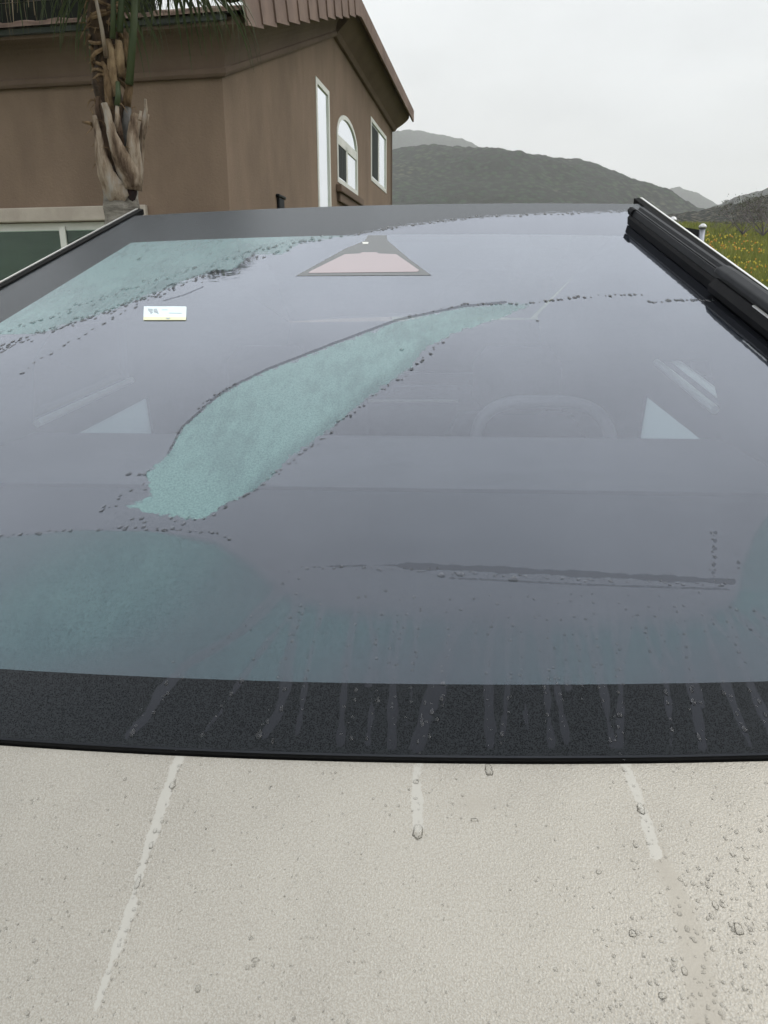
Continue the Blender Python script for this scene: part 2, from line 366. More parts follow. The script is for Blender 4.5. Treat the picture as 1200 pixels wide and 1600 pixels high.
B().box(HC + D1 * w1 + Z * wzb, D1 * .12, N1 * .05, Z * (wzt - wzb)).build('window_jamb', MAT['cream'], house)
# cornice swept round eave and rake
prof = [(0, 0), (.045, 0), (.06, .02), (.06, .055), (.045, .07)] + [(.05 + .2 * (1 - math.cos(q)), .08 + .2 * math.sin(q)) for q in np.linspace(.15, math.pi / 2, 7)] + [(.29, .29), (.29, .345), (.05, .345)]
path = [(HC + D1 * (LW + .1) + Z * zE, N1), (HC + Z * zE, N1 + N2), (HC + D2 * sC + Z * zC, N2), (HC + D2 * sD + Z * zD, N2 + D2), (HC + D2 * sD + D1 * LW + Z * zD, D2)]
def sweep(prof, path, name, mat, par, close=True):
    rings = [[p + o * a + Z * b for a, b in prof] for p, o in path]
    return B().loft(rings, cap=True).build(name, mat, par)
sweep(prof, path[:2], 'eave_cornice', MAT['trimstucco'], house)
sweep(prof, path[1:3], 'rake_cornice', MAT['trimstucco'], house)
prof2 = [(0, 0), (.045, 0), (.06, .02), (.08, .06), (.15, .12), (.22, .19), (.27, .25), (.29, .29), (.29, .345), (.05, .345)]
sweep(prof2, path[2:4], 'rake_cornice', MAT['trimstucco'], house)
sweep(prof2, path[3:5], 'eave_cornice', MAT['trimstucco'], house)
sweep([(.295, .315), (.33, .315), (.34, .35), (.332, .352), (.325, .325), (.3, .325)], [(path[0][0], N1), (path[1][0] - D2 * 0, N1 + N2 * .6)], 'gutter', MAT['gutter'], house)
# roof slabs
def slab(p, q, r_, s_, th, name, mat):
    return B().loft([[p, q, r_, s_], [v + Z * th for v in (p, q, r_, s_)]]).build(name, mat, house)
RO = .40
slope1 = (zC - zE) / sC; slope2 = (zD - zC) / (sD - sC)
E0 = HC + N1 * RO + N2 * .34 + Z * (zE + .345); Rg = HC + D2 * sC + N2 * .34 + Z * (zC + .345)
E1 = E0 - N2 * .34 + D1 * (LW + .3); Rl = Rg - N2 * .34 + D1 * (LW + .3)
slab(E0, Rg, Rl, E1, .03, 'roof_deck', MAT['tile'])
En = HC + D2 * (sD + .35) + N2 * .34 + Z * (zD + .345); Enl = En + D1 * (LW + .6)
slab(Rg, En, Enl, Rl, .07, 'roof_deck', MAT['tile'])
def add_obj(src, par, loc=None):
    c = src.copy(); col.objects.link(c); c.parent = par; return c
# rake tiles: one capping tile after another, each lapping the one below
rd = (Rg - E0); rl = rd.length; rd.normalize(); nt_ = 12
for k in range(nt_):
    a = E0 + rd * (rl * k / nt_ - .03) + N2 * .02 + Z * .015; L = rl / nt_ + .05
    up = (rd.cross(N2)).normalized(); up = up if up.z > 0 else -up
    b = B(); lift = .012
    A = [a + up * -.15, a + up * .05, a + up * .085 - N2 * .06, a + up * .06 - N2 * .22]
    def sec(o, l): return [o + up * (-.15 + l) + N2 * (.02 + l * .5), o + up * (.04 + l) + N2 * (.02 + l * .5), o + up * (.08 + l) - N2 * .05, o + up * (.06 + l) - N2 * .24, o + up * (.04 + l) - N2 * .24, o + up * (.055 + l) - N2 * .05, o + up * (.03 + l) + N2 * (-.005 + l * .5), o + up * (-.15 + l) + N2 * (-.005 + l * .5)]
    jt = random.uniform(-.004, .004)
    b.loft([sec(a, .035 + jt), sec(a + rd * L, 0 + jt)]); b.build('roof_tile', MAT['tile'], house)
# eave tiles
for k in range(28):
    a = E0 + D1 * (.28 + k * .305) - Z * .01
    run = (rd * .42)
    b = B(); pr = [(0, 0), (.04, .016), (.1, .022), (.16, .016), (.19, .004), (.30, .0)]
    f = [a + D1 * u + Z * (v + .03) for u, v in pr]; g = [p - Z * .018 for p in f]
    b.loft([[*f, *reversed(g)], [p + run for p in [*f, *reversed(g)]]]); b.build('roof_tile', MAT['tile'], house)
rows = B()
for r_ in range(1, 9):
    for k in range(28):
        a = E0 + D1 * (.28 + k * .305) + rd * (.38 * r_) - Z * .01
        f = [a + D1 * u + Z * (v + .035) for u, v in pr]; g = [p - Z * .018 for p in f]
        rows.loft([[*f, *reversed(g)], [p + rd * .4 for p in [*f, *reversed(g)]]])
o = rows.build('roof_tiles', MAT['tile'], house); o['kind'] = 'stuff'
# edge tiles of the far rake
fd = (En - Rg); fl = fd.length; fd.normalize(); up2 = fd.cross(N2).normalized(); up2 = up2 if up2.z > 0 else -up2
for k in range(14):
    a = Rg + fd * (fl * k / 14); L = fl / 14 + .04; l = .02 if k % 2 else .03
    B().box(a - up2 * .12 + N2 * .01 + up2 * 0, fd * (L - .05), N2 * .03, up2 * .2).build('roof_tile', MAT['tile'], house)
# solar panels stand on the roof: things of their own
m = M('solar glass'); g = m.n('ShaderNodeTexBrick', dict(offset=0., squash=1.), Scale=1., Vector=m.scaled((6, 6, 6)))
MAT['solar'] = m.end(m.pbr(Base_Color=(.006, .008, .016), Roughness=.12))
MAT['alu'] = simple('dark frame', (.02, .022, .026), (.03, .032, .036), 9, .35, metallic=.7)
n_up = rd.cross(D1).normalized(); n_up = n_up if n_up.z > 0 else -n_up
for k in range(5):
    o0 = E0 + D1 * (.75 + k * 1.72) + rd * .10 + n_up * .165
    pn = empty('solar_panel', o0)
    tag(pn, ['black solar panel nearest the gable on the tiled roof', 'black solar panel on the roof above the palm trunk', 'third black solar panel along the eave from the gable', 'fourth black solar panel along the eave from the gable', 'solar panel farthest from the gable on the tiled roof'][k], 'solar panel', 'solar panels along the eave')
    B().box(o0, D1 * 1.68, rd * 1.0, n_up * .04).build('frame', MAT['alu'], pn)
    B().box(o0 + D1 * .0 - n_up * .145 + rd * .01, D1 * 1.66, rd * .015, n_up * .14).build('skirt', MAT['alu'], pn)
    B().box(o0 + D1 * .03 + rd * .03 + n_up * .041, D1 * 1.62, rd * .94, n_up * .004).build('panel_glass', MAT['solar'], pn)
    for mx in (.4, 1.2): B().box(o0 + D1 * mx + rd * .1 - n_up * .17, D1 * .05, rd * .05, n_up * .169).build('mount', MAT['alu'], pn)
# small black fixture on the gable wall, its top just above the windscreen
p = onN2(437, 332); lf = empty('wall_fixture', p); tag(lf, 'small black fixture on the gable wall just above the windscreen edge', 'fixture')
B().box(p - D2 * .09 - Z * .05 + N2 * .002, D2 * .18, N2 * .03, Z * .19).build('housing', MAT['black'], lf, bevel=.01)
B().box(p - D2 * .12 + Z * .141 + N2 * .002, D2 * .24, N2 * .04, Z * .03).build('cap', MAT['black'], lf, bevel=.008)

# ------------------------------------------------------------------ palm
PB = at(191, 330, 4.5); PB.z = 0
def pz(y): return at(191, y, 4.5).z
palm = empty('palm_tree', PB); tag(palm, 'young fan palm with split grey leaf bases standing before the brown house', 'palm tree')
m = M('palm bark'); c = m.ramp(m.noise(14, 5, .6, m.scaled((1, 1, 3))), [(.3, (.11, .1, .085)), (.5, (.22, .2, .17)), (.7, (.32, .3, .26))])
MAT['bark'] = m.end(m.pbr(Base_Color=c, Roughness=.95, Normal=m.bump(m.noise(30, 5, .7, m.scaled((.6, .6, 3))), .9, .02)))
m = M('leaf base'); c = m.ramp(m.noise(7, 6, .65, m.scaled((2.5, 2.5, .6))), [(.34, (.07, .042, .025)), (.44, (.19, .135, .09)), (.54, (.33, .265, .2)), (.7, (.40, .375, .34))])
MAT['boot'] = m.end(m.pbr(Base_Color=c, Roughness=.85, Normal=m.bump(m.noise(60, 4, .7, m.scaled((3, 3, .4))), .6, .008)))
MAT['fibre'] = simple('fibre', (.10, .06, .03), (.30, .2, .11), 25, .95, .9, 120, .01, stretch=(1, 1, .4))
MAT['petiole'] = simple('petiole green', (.035, .058, .02), (.075, .095, .035), 6, .6, stretch=(1, 1, .3))
MAT['leaf'] = simple('palm leaf', (.05, .075, .03), (.11, .14, .06), 9, .5)
MAT['deadleaf'] = simple('dead leaf', (.16, .13, .08), (.26, .2, .13), 9, .8)
MAT['hullbrown'] = simple('brown hull', (.05, .03, .02), (.15, .095, .06), 18, .95, .8, 90, .01, stretch=(1, 1, .3)); MAT['greyhull'] = simple('grey hull', (.12, .115, .11), (.22, .21, .2), 12, .9, .5, 90, .01)
MAT['paleh'] = simple('pale fibre', (.2, .13, .07), (.4, .29, .17), 30, .9, .8, 120, .01, stretch=(1, 1, .4)); MAT['core'] = simple('dark fibre core', (.025, .015, .01), (.09, .055, .03), 22, .95, .9, 90, .015, stretch=(1, 1, .5))
zA = pz(300); zB = pz(150)
pts = []; rad = []
for k in range(40):
    t = k / 39; z = t * (zA + .03); pts.append(PB + Vector((.01 * math.sin(z * 3), 0, z))); rad.append(.13 - .042 * t + .007 * (k % 2) + .003 * random.random())
B().tube(pts, rad, 16).build('trunk', MAT['bark'], palm, smooth=False)
core = B(); pts = []; rad = []
for k in range(24):
    t = k / 23; z = zA - .02 + t * (pz(0) + .2 - zA)
    pts.append(PB + Vector((-.01 + .01 * math.sin(k), .01 * math.cos(k * 2), z))); rad.append(.078 * (1 - .22 * t) + random.uniform(-.008, .008))
core.tube(pts, rad, 12).build('stem', MAT['core'], palm)
def boot(ang, z0, z1, w0, bulge, tip, twist=0., mat='boot'):
    """split old leaf base: broad clasping foot, narrowing to a ragged tip"""
    n = 10; rings = []
    for k in range(n + 1):
        t = k / n; z = z0 + (z1 - z0) * t
        r = .085 + bulge * math.sin(min(1, t * 1.25) * math.pi * .62) + tip * t * t
        a = ang + twist * t; w = w0 * (1 - t) ** .75 + .012
        d = Vector((math.cos(a), math.sin(a), 0)); tt = Vector((-math.sin(a), math.cos(a), 0))
        c = PB + Vector((0, 0, z)) + d * r; j = random.uniform(-.004, .004)
        o = [c + tt * (w * u) - d * (abs(u) ** 2 * w * .8) for u in (-1, -.55, 0, .55, 1)]
        i = [p - d * (.014 * (1 - t) + .005) for p in o]
        rings.append([p + d * j for p in o] + list(reversed(i)))
    B().loft(rings).build('leaf_base', MAT[mat], palm, smooth=True)
zz = pz
for q, w0 in ((60, .05), (100, .05), (140, .05), (20, .045)): boot(R(q), zz(290), zz(random.uniform(165, 190)), w0, .05, .02)
def strap(px, rg, mat='boot', curl=.5, par=None):
    """one split leaf base; px = (x, y, half width) up its length, bowed across its width"""
    n = len(px) - 1; xs_ = np.linspace(0, n, n * 4 + 1); rings = []
    for q in xs_:
        x, y, w = (float(np.interp(q, range(n + 1), [p[k] for p in px])) for k in range(3))
        q2 = q / n; g = rg - .03 * math.sin(math.pi * q2); j = random.uniform(-.6, .6)
        c = at(x + j, y, g); sc_ = w * 4.4 / F; up = at(*[float(np.interp(min(n, q + .2), range(n + 1), [p[k] for p in px])) for k in (0, 1)], g) - at(*[float(np.interp(max(0, q - .2), range(n + 1), [p[k] for p in px])) for k in (0, 1)], g)
        up.normalize(); sd_ = up.cross(Vector((0, 1, 0))).normalized(); bk = Vector((0, 1, 0))
        o = [c + sd_ * sc_ * u + bk * (abs(u) ** 1.7 * sc_ * curl) + bk * (.004 * math.sin(u * 9 + q * 2)) for u in (-1, -.6, -.2, .2, .6, 1)]
        rings.append(o + [p + bk * .009 for p in reversed(o)])
    B().loft(rings).build('leaf_base', MAT[mat], palm, smooth=True)
strap([(196, 312, 19), (176, 296, 15), (162, 268, 11), (154, 235, 7), (151, 205, 4.5), (146, 180, 3)], 4.40)
strap([(206, 292, 11), (198, 268, 15), (184, 240, 11), (174, 212, 7), (169, 188, 5), (162, 160, 4)], 4.37)
strap([(205, 296, 12), (207, 262, 12), (205, 228, 9), (206, 200, 7), (210, 176, 4)], 4.38)
strap([(212, 285, 8), (216, 255, 6), (219, 225, 4), (223, 195, 3.4), (228, 168, 2), (226, 154, 1.3)], 4.43)
strap([(220, 224, 2.5), (226, 205, 2.2), (231, 178, 1.3)], 4.42)
strap([(176, 285, 10), (167, 250, 7), (164, 215, 6), (160, 190, 5), (158, 168, 4), (153, 150, 3)], 4.46, 'hullbrown')
strap([(160, 215, 4), (156, 190, 3.5), (150, 168, 3), (152, 150, 2)], 4.45, 'hullbrown'); strap([(147, 196, 3), (138, 192, 2), (128, 190, 1)], 4.44, 'fibre')
strap([(200, 240, 8), (198, 205, 7), (196, 180, 6), (200, 160, 3)], 4.46, 'greyhull'); strap([(186, 225, 6), (184, 200, 5), (181, 178, 4)], 4.40, 'hullbrown')
strap([(170, 170, 5), (168, 140, 5), (166, 110, 4), (158, 96, 2)], 4.42, 'fibre'); strap([(196, 165, 6), (200, 140, 5), (202, 118, 4)], 4.42, 'fibre')
strap([(178, 150, 5), (174, 118, 6), (172, 80, 5), (168, 60, 3)], 4.41, 'paleh'); strap([(188, 120, 5), (186, 90, 6), (184, 62, 4)], 4.40, 'paleh'); strap([(196, 105, 4), (198, 80, 4), (196, 50, 3)], 4.41, 'fibre')
# dark hollow on the trunk: a raised ellipse, its shade put into the colour
hp = PB + Vector((.085, -.07, zz(297))); 
B().loft([[hp + Vector((.032 * math.cos(q) * s, -.006 * i, .068 * math.sin(q) * s)) for q in np.linspace(0, 2 * math.pi, 13)[:-1]] for i, s in enumerate((1., .9, .5))]).build('trunk_hollow', simple('hollow', (.006, .003, .003), (.02, .006, .005), 30, .95), palm)
# fibres and broken ends
fb = B()
for k in range(90):
    a = random.uniform(-3.1, 3.1); z = random.uniform(zz(260), zz(0)); r = .07 + .03 * (z < zB)
    p = PB + Vector((math.cos(a) * r, math.sin(a) * r, z)); d = Vector((math.cos(a + random.uniform(-1, 1)), math.sin(a + random.uniform(-1, 1)), random.uniform(-.9, 1.2))).normalized()
    L = random.uniform(.03, .11); fb.tube([p, p + d * L * .5 + Vector((0, 0, .005)), p + d * L + Vector((0, 0, -.02))], [.004, .003, .001], 4)
o = fb.build('fibres', MAT['fibre'], palm); o['kind'] = 'stuff'
wr = B()
for k in range(14):
    z = zz(135) + (zz(10) - zz(135)) * k / 13; a0_ = random.uniform(0, 6)
    wr.tube([PB + Vector((math.cos(a0_ + q) * .082, math.sin(a0_ + q) * .082, z + .03 * math.sin(q * 1.3 + k))) for q in np.linspace(0, 3.2, 8)], .008, 5)
wr.build('fibre_wrap', MAT['fibre'], palm)
# green petiole stubs seen on the stem
for (x0, y0, x1, y1, r_, mt) in ((183, 165, 184, 128, .014, 'petiole'), (181, 205, 183, 166, .013, 'boot'), (202, 132, 214, -60, .019, 'petiole'), (176, 60, 176, -30, .014, 'petiole'), (166, 90, 150, 0, .01, 'boot'), (187, 50, 190, -40, .016, 'petiole')):
    A_ = at(x0, y0, 4.38); B_ = at(x1, y1, 4.38); B().tube([A_, A_.lerp(B_, .5) + Vector((.004, 0, 0)), B_], [r_ * 1.1, r_, r_ * .8], 8).build('petiole', MAT[mt], palm, smooth=True)
CR_ = PB + Vector((0, 0, pz(0) + .18))
def frond(az, el, plen, fr, droop, mat, nl=26):
    d = Vector((math.cos(az) * math.cos(el), math.sin(az) * math.cos(el), math.sin(el))); b = B()
    pts = [CR_ + d * (plen * t) - Z * (droop * .35 * t * t * plen) for t in (0, .25, .5, .75, 1)]
    b.tube(pts, [.018, .014, .012, .01, .009], 6)
    hub = pts[-1]; fw = (pts[-1] - pts[-2]).normalized(); side = fw.cross(Z).normalized() if abs(fw.z) < .97 else Vector((1, 0, 0)); upv = side.cross(fw).normalized()
    for k in range(nl):
        q = (k / (nl - 1) - .5) * R(250) + random.uniform(-.03, .03)
        ld = (fw * math.cos(q) + side * math.sin(q)).normalized(); L = fr * (.75 + .25 * math.cos(q * .7)) * random.uniform(.85, 1.1)
        wv = ld.cross(upv).normalized(); prev = None; n = 7; vs = []
        dr = droop * random.uniform(.7, 1.3)
        for i in range(n + 1):
            t = i / n; p = hub + ld * (L * (t - .28 * dr * t ** 3)) + upv * (.05 * t) - Z * (L * dr * (t ** 2.6) * .8)
            w = .0095 * (math.sin(math.pi * min(.5, t * 1.1 + .12)) if t < .4 else 1 - ((t - .4) / .6) ** 1.1) + .0012
            vs += [p - wv * w, p + upv * w * .5, p + wv * w]
        fs = []
        for i in range(n): fs += [(3 * i, 3 * i + 1, 3 * i + 4, 3 * i + 3), (3 * i + 1, 3 * i + 2, 3 * i + 5, 3 * i + 4)]
        b.add(vs, fs)
        if random.random() < .5:     # white threads of the fan palm
            p = hub + ld * L * .6 - Z * L * dr * .2; b.tube([p, p - Z * .1 + side * .02, p - Z * .22], [.0012, .001, .0008], 3)
    return b.build('frond', MAT[mat], palm)
k = 0
for (n, el, droop, L) in ((7, 22, .8, .47), (5, 34, .85, .42)):
    for i in range(n):
        k += 1
        frond(2 * math.pi * (i + .37 * k) / n + .4, R(el + random.uniform(-6, 6)), random.uniform(.36, .52) * (.6 if el > 50 else 1), L, droop, 'leaf')
frond(R(-140), R(5), .3, .35, 1.0, 'deadleaf', 12)

# ------------------------------------------------------------------ truck frame (u right, v up the slope, n out)
SL = R(20); YAW = R(3.2); ROLL = R(.75)
vd = Vector((math.sin(YAW) * math.cos(SL), math.cos(YAW) * math.cos(SL), math.sin(SL)))
uh = Vector((math.cos(YAW), -math.sin(YAW), 0)); ud = (uh * math.cos(ROLL) + Z * math.sin(ROLL)).normalized(); nd_ = ud.cross(vd).normalized(); vd = nd_.cross(ud).normalized()
P0 = CP + ray(600, 1180) * .538
def T(u, v, n=0): return P0 + ud * u + vd * v + nd_ * n
def uv(x, y, off=0):
    p = hit(x, y, P0 + nd_ * off, nd_) - P0; return p.dot(ud), p.dot(vd)
truck = empty('pickup_truck', (P0.x, P0.y + 1.6, 0)); tag(truck, 'bare stainless steel pickup truck with a huge dew-covered sloping windscreen', 'pickup truck')
tl = uv(213, 337); tr = uv(1010, 319); ml = uv(0, 455); 
print('truck P0', P0, 'top left', tl, 'top right', tr, 'left mid', ml, 'height of peak', T(0, tl[1]).z)
UC = (tl[0] + tr[0]) / 2                                        # centre line
hw_top = (tr[0] - tl[0]) / 2; taper = (tl[0] - ml[0]) / (tl[1] - ml[1])
print('UC', UC, 'hw', hw_top, 'taper', taper)
def poly_fit(px, deg=2):
    a = np.array([uv(*p) for p in px]); return np.poly1d(np.polyfit(a[:, 0], a[:, 1], deg))
f_top = poly_fit([(213, 337), (330, 331), (430, 326), (650, 319), (850, 318), (985, 318.5)])
f_base = poly_fit([(0, 1152), (250, 1168), (500, 1177), (700, 1180), (950, 1179.5), (1200, 1177)])
f_fritb = poly_fit([(0, 1045), (250, 1058), (500, 1067), (700, 1069), (950, 1068), (1200, 1065)])
f_fritt = poly_fit([(235, 378), (350, 373), (480, 368), (620, 367), (800, 367), (980, 368)])
vtop = float(f_top(UC)); 
def hw(v): return hw_top + taper * 1.0 * (vtop - v)            # half width of the glass
q0 = uv(1012, 317); q1 = uv(1200, 453); rtap = (q1[0] - q0[0]) / (q0[1] - q1[1]); print('right edge', q0, q1, rtap)
RW = q0[0] - UC - .022
def hr(v): return RW + rtap * (q0[1] - v)                     # same on the right, to the rail
li = [uv(200, 385), uv(7, 497)]; FB = abs(((li[0][0] - UC) + hw(li[0][1]))) ; FB2 = abs(((li[1][0] - UC) + hw(li[1][1]))); print('side border', FB, FB2); FB = (FB + FB2) / 2

# ---- surface masks painted from the photograph's dew pattern (signed distance style, px units)
def seg_dist(px, py, poly):
    d = np.full(px.shape, 1e9)
    for (x0, y0), (x1, y1) in zip(poly[:-1], poly[1:]):
        dx, dy = x1 - x0, y1 - y0; t = np.clip(((px - x0) * dx + (py - y0) * dy) / (dx * dx + dy * dy + 1e-9), 0, 1)
        d = np.minimum(d, np.hypot(px - x0 - t * dx, py - y0 - t * dy))
    return d
def inside(px, py, poly):
    c = np.zeros(px.shape, bool); n = len(poly)
    for i in range(n):
        x0, y0 = poly[i]; x1, y1 = poly[(i + 1) % n]
        with np.errstate(divide='ignore', invalid='ignore'):
            c ^= ((y0 > py) != (y1 > py)) & (px < (x1 - x0) * (py - y0) / (y1 - y0 + 1e-12) + x0)
    return c
def sd(px, py, poly):
    d = seg_dist(px, py, poly + [poly[0]]); return np.where(inside(px, py, poly), d, -d)
def ss(a, b, x):
    t = np.clip((x - a) / (b - a), 0, 1); return t * t * (3 - 2 * t)
BLADE = [(228, 738), (262, 712), (285, 668), (340, 620), (378, 598), (420, 578), (520, 540), (620, 503), (720, 481), (790, 474), (828, 476), (800, 490), (705, 522), (665, 545), (640, 575), (600, 603), (545, 645), (500, 682), (455, 712), (430, 740), (395, 768), (350, 788), (318, 812), (240, 804), (195, 790), (238, 776)]
UPPER = [(-900, 900), (-300, 655), (0, 548), (60, 522), (180, 482), (262, 450), (340, 420), (362, 424), (395, 396), (440, 398), (470, 380), (560, 366), (640, 352), (760, 339), (860, 333), (985, 331), (1300, 331), (1300, 200), (-900, 200)]
LOWER = [(-900, 860), (0, 838), (120, 826), (250, 828), (340, 838), (400, 866), (450, 905), (520, 925), (700, 938), (900, 942), (1080, 938), (1140, 925), (1150, 880), (1175, 835), (1205, 790), (1500, 600), (2000, 600), (2000, 1500), (-900, 1500)]
LOWFAR = [(-900, 1500), (2000, 1500), (2000, 900), (1200, 900), (-900, 900)]
# runnels: (points, half width top, half width bottom)
RUN = [([(455, 905), (380, 985), (290, 1040), (252, 1080), (230, 1118), (198, 1152)], 16, 9), ([(500, 912), (420, 1000), (375, 1065), (345, 1112), (314, 1150)], 7, 5),
       ([(462, 930), (455, 1010), (445, 1080), (432, 1120), (412, 1150)], 10, 13), ([(560, 930), (545, 1010), (537, 1080), (532, 1160)], 8, 10), ([(570, 930), (590, 1030), (575, 1160)], 5, 6),
       ([(640, 935), (615, 1040), (612, 1165)], 6, 12), ([(735, 930), (690, 1040), (668, 1110), (652, 1165)], 14, 20), ([(775, 930), (762, 1040), (766, 1165)], 9, 12),
       ([(800, 935), (792, 1020), (795, 1060), (783, 1165)], 9, 4), ([(830, 930), (850, 1030), (862, 1165)], 9, 9), ([(850, 960), (868, 1060), (886, 1160)], 8, 7),
       ([(905, 930), (925, 1020), (945, 1090), (958, 1165)], 8, 9), ([(985, 935), (970, 1050), (969, 1165)], 12, 7), ([(960, 940), (962, 1010), (968, 1060)], 8, 8), ([(1030, 935), (1037, 1020), (1050, 1165)], 9, 5),
       ([(1065, 935), (1072, 1020), (1085, 1090), (1098, 1165)], 10, 14), ([(1090, 930), (1115, 1020), (1150, 1110), (1172, 1165)], 9, 9), ([(1130, 930), (1160, 1040), (1195, 1120), (1215, 1165)], 9, 11)]
_r = random.Random(9)
for x_ in (478, 505, 600, 628, 655, 700, 745, 815, 870, 890, 925, 1000, 1012, 1052, 1108, 1145, 1180):
    y_ = 925 + _r.random() * 40; d_ = (x_ - 760) * .16; e_ = 1010 + _r.random() * 155
    RUN.append(([(x_, y_), (x_ + d_ * .5 + _r.uniform(-5, 5), (y_ + e_) / 2), (x_ + d_, e_)], 4 + _r.random() * 3, 3 + _r.random() * 3))
def run_mask(px, py, runs):
    best = np.full(px.shape, -1e3)
    for pts, w0, w1 in runs:
        ya, yb = pts[0][1], pts[-1][1]; t = np.clip((py - ya) / (yb - ya), 0, 1)
        w = .62 * (w0 + (w1 - w0) * t) + 1.2 * np.sin(py * .11 + pts[0][0]) + 1.3 * np.sin(py * .037 + pts[0][0] * 2)
        best = np.maximum(best, w - seg_dist(px, py, pts))
    return best
def grid_surface(name, fa, fb, ul, ur, nu, nv, mat, parent, attrs, vpow=1., n0=0.):
    """surface between v=fa(u) and v=fb(u), u from ul(v..) to ur; attrs(px,py,u,v)->dict of float arrays"""
    us = np.linspace(0, 1, nu); ts = np.linspace(0, 1, nv) ** vpow
    U, Tt = np.meshgrid(us, ts)
    # iterate v for the slanted sides
    V = fa(0 * U) * (1 - Tt) + fb(0 * U) * Tt
    for _ in range(4):
        UU = ul(V) + (ur(V) - ul(V)) * U; V = fa(UU) * (1 - Tt) + fb(UU) * Tt
    base = np.array(P0); co = base + UU[..., None] * np.array(ud) + V[..., None] * np.array(vd) + n0 * np.array(nd_)
    co = co.reshape(-1, 3); idx = np.arange(nu * nv).reshape(nv, nu)
    fs = np.stack([idx[:-1, :-1], idx[:-1, 1:], idx[1:, 1:], idx[1:, :-1]], -1).reshape(-1, 4)
    # drop points behind the lens plane from the projection
    px, py = proj(co); z = (co - np.array([0, 0, CAMZ])) @ np.array(CF); px = np.where(z > .02, px, 5000); py = np.where(z > .02, py, 5000)
    o = npmesh(name, co, fs, mat, parent)
    for k, a in attrs(px, py, UU.ravel(), V.ravel()).items():
        at_ = o.data.attributes.new(k, 'FLOAT', 'POINT'); at_.data.foreach_set('value', np.asarray(a, dtype=np.float32).ravel())
    uvl = o.data.attributes.new('plane', 'FLOAT_VECTOR', 'POINT'); uvl.data.foreach_set('vector', np.stack([UU.ravel(), V.ravel(), 0 * V.ravel()], -1).astype(np.float32).ravel())
    return o
def glass_attrs(px, py, U, V):
    b = sd(px, py, BLADE); up = sd(px, py, UPPER); lo = sd(px, py, LOWER); rn = run_mask(px, py, RUN)
    below = (py > 1300) | (px < -850) | (px > 1900)
    up = np.where(V > .8, up, -50); lo = np.where(V < .8, lo, -50); lo = np.where(below, 60, lo)
    # density (how thick the dew lies)
    db = .9 - .38 * ss(26, 2, seg_dist(px, py, BLADE[13:21])) - .2 * ss(640, 800, px)
    left = ss(520, 150, px); dl = (.42 + .3 * np.exp(-((px - 170) / 260.) ** 2 - ((py - 950) / 130.) ** 2) - .10 * ss(950, 1060, py) + .06 * ss(1120, 1200, px))
    dl = dl * ss(-2, np.interp(px, [230, 560, 1100, 1180], [5, 60, 60, 6]), lo)
    dl = .47 * dl * (1 - .3 * ss(-3, 3, rn)) * (.8 + .2 * np.sin(px * .013 + py * .02)) * (1 - .25 * ss(930, 915, py) * ss(440, 480, px))
    cov = np.maximum.reduce([np.where(b > -12, b, -12), np.where(up > -14, up, -14), np.where(lo > -14, lo, -14)])
    den = np.where(b > -12, db, np.where(up > -14, .68 + .2 * ss(0, 40, up), dl))
    run = np.where((py > 880) & (py < 1190), rn, -20)
    # wiper-lip water line and smears
    line = np.interp(px, [470, 600, 640, 1144], [.9, 1.2, 5., 4.6]) + .9 * np.sin(px * .05) + .7 * np.sin(px * .17) - seg_dist(px, py, [(472, 886), (600, 883), (760, 889), (950, 899), (1144, 909)])
    ln2 = 1.6 - seg_dist(px, py, [(700, 903), (900, 913), (1140, 921)])
    ln3 = 1.6 - seg_dist(px, py, [(1118, 830), (1117, 870), (1113, 905)]) + 2 * np.sin(py * .5)
    edge = 2.2 - seg_dist(px, py, [(262, 710), (284, 668), (340, 618), (378, 596), (420, 576), (520, 537), (620, 500), (720, 479), (790, 472)])
    wet = np.maximum.reduce([line, ln2, edge * .9, ln3, 1.2 - seg_dist(px, py, [(255, 470), (290, 460), (318, 448)])])
    return dict(cover=cov, dens=den, run=run, wet=np.maximum(wet, -8), py=py)
def R_schlick(m, f0, k=3.1, nrm=None):
    lw = m.n('ShaderNodeLayerWeight', Blend=.5)
    if nrm is not None: m.set(lw, 'Normal', nrm)
    return m.math('MULTIPLY_ADD', m.math('POWER', lw.outputs['Facing'], k), 1 - f0, f0)
PL = lambda m: m.n('ShaderNodeAttribute', dict(attribute_name='plane')).outputs['Vector']
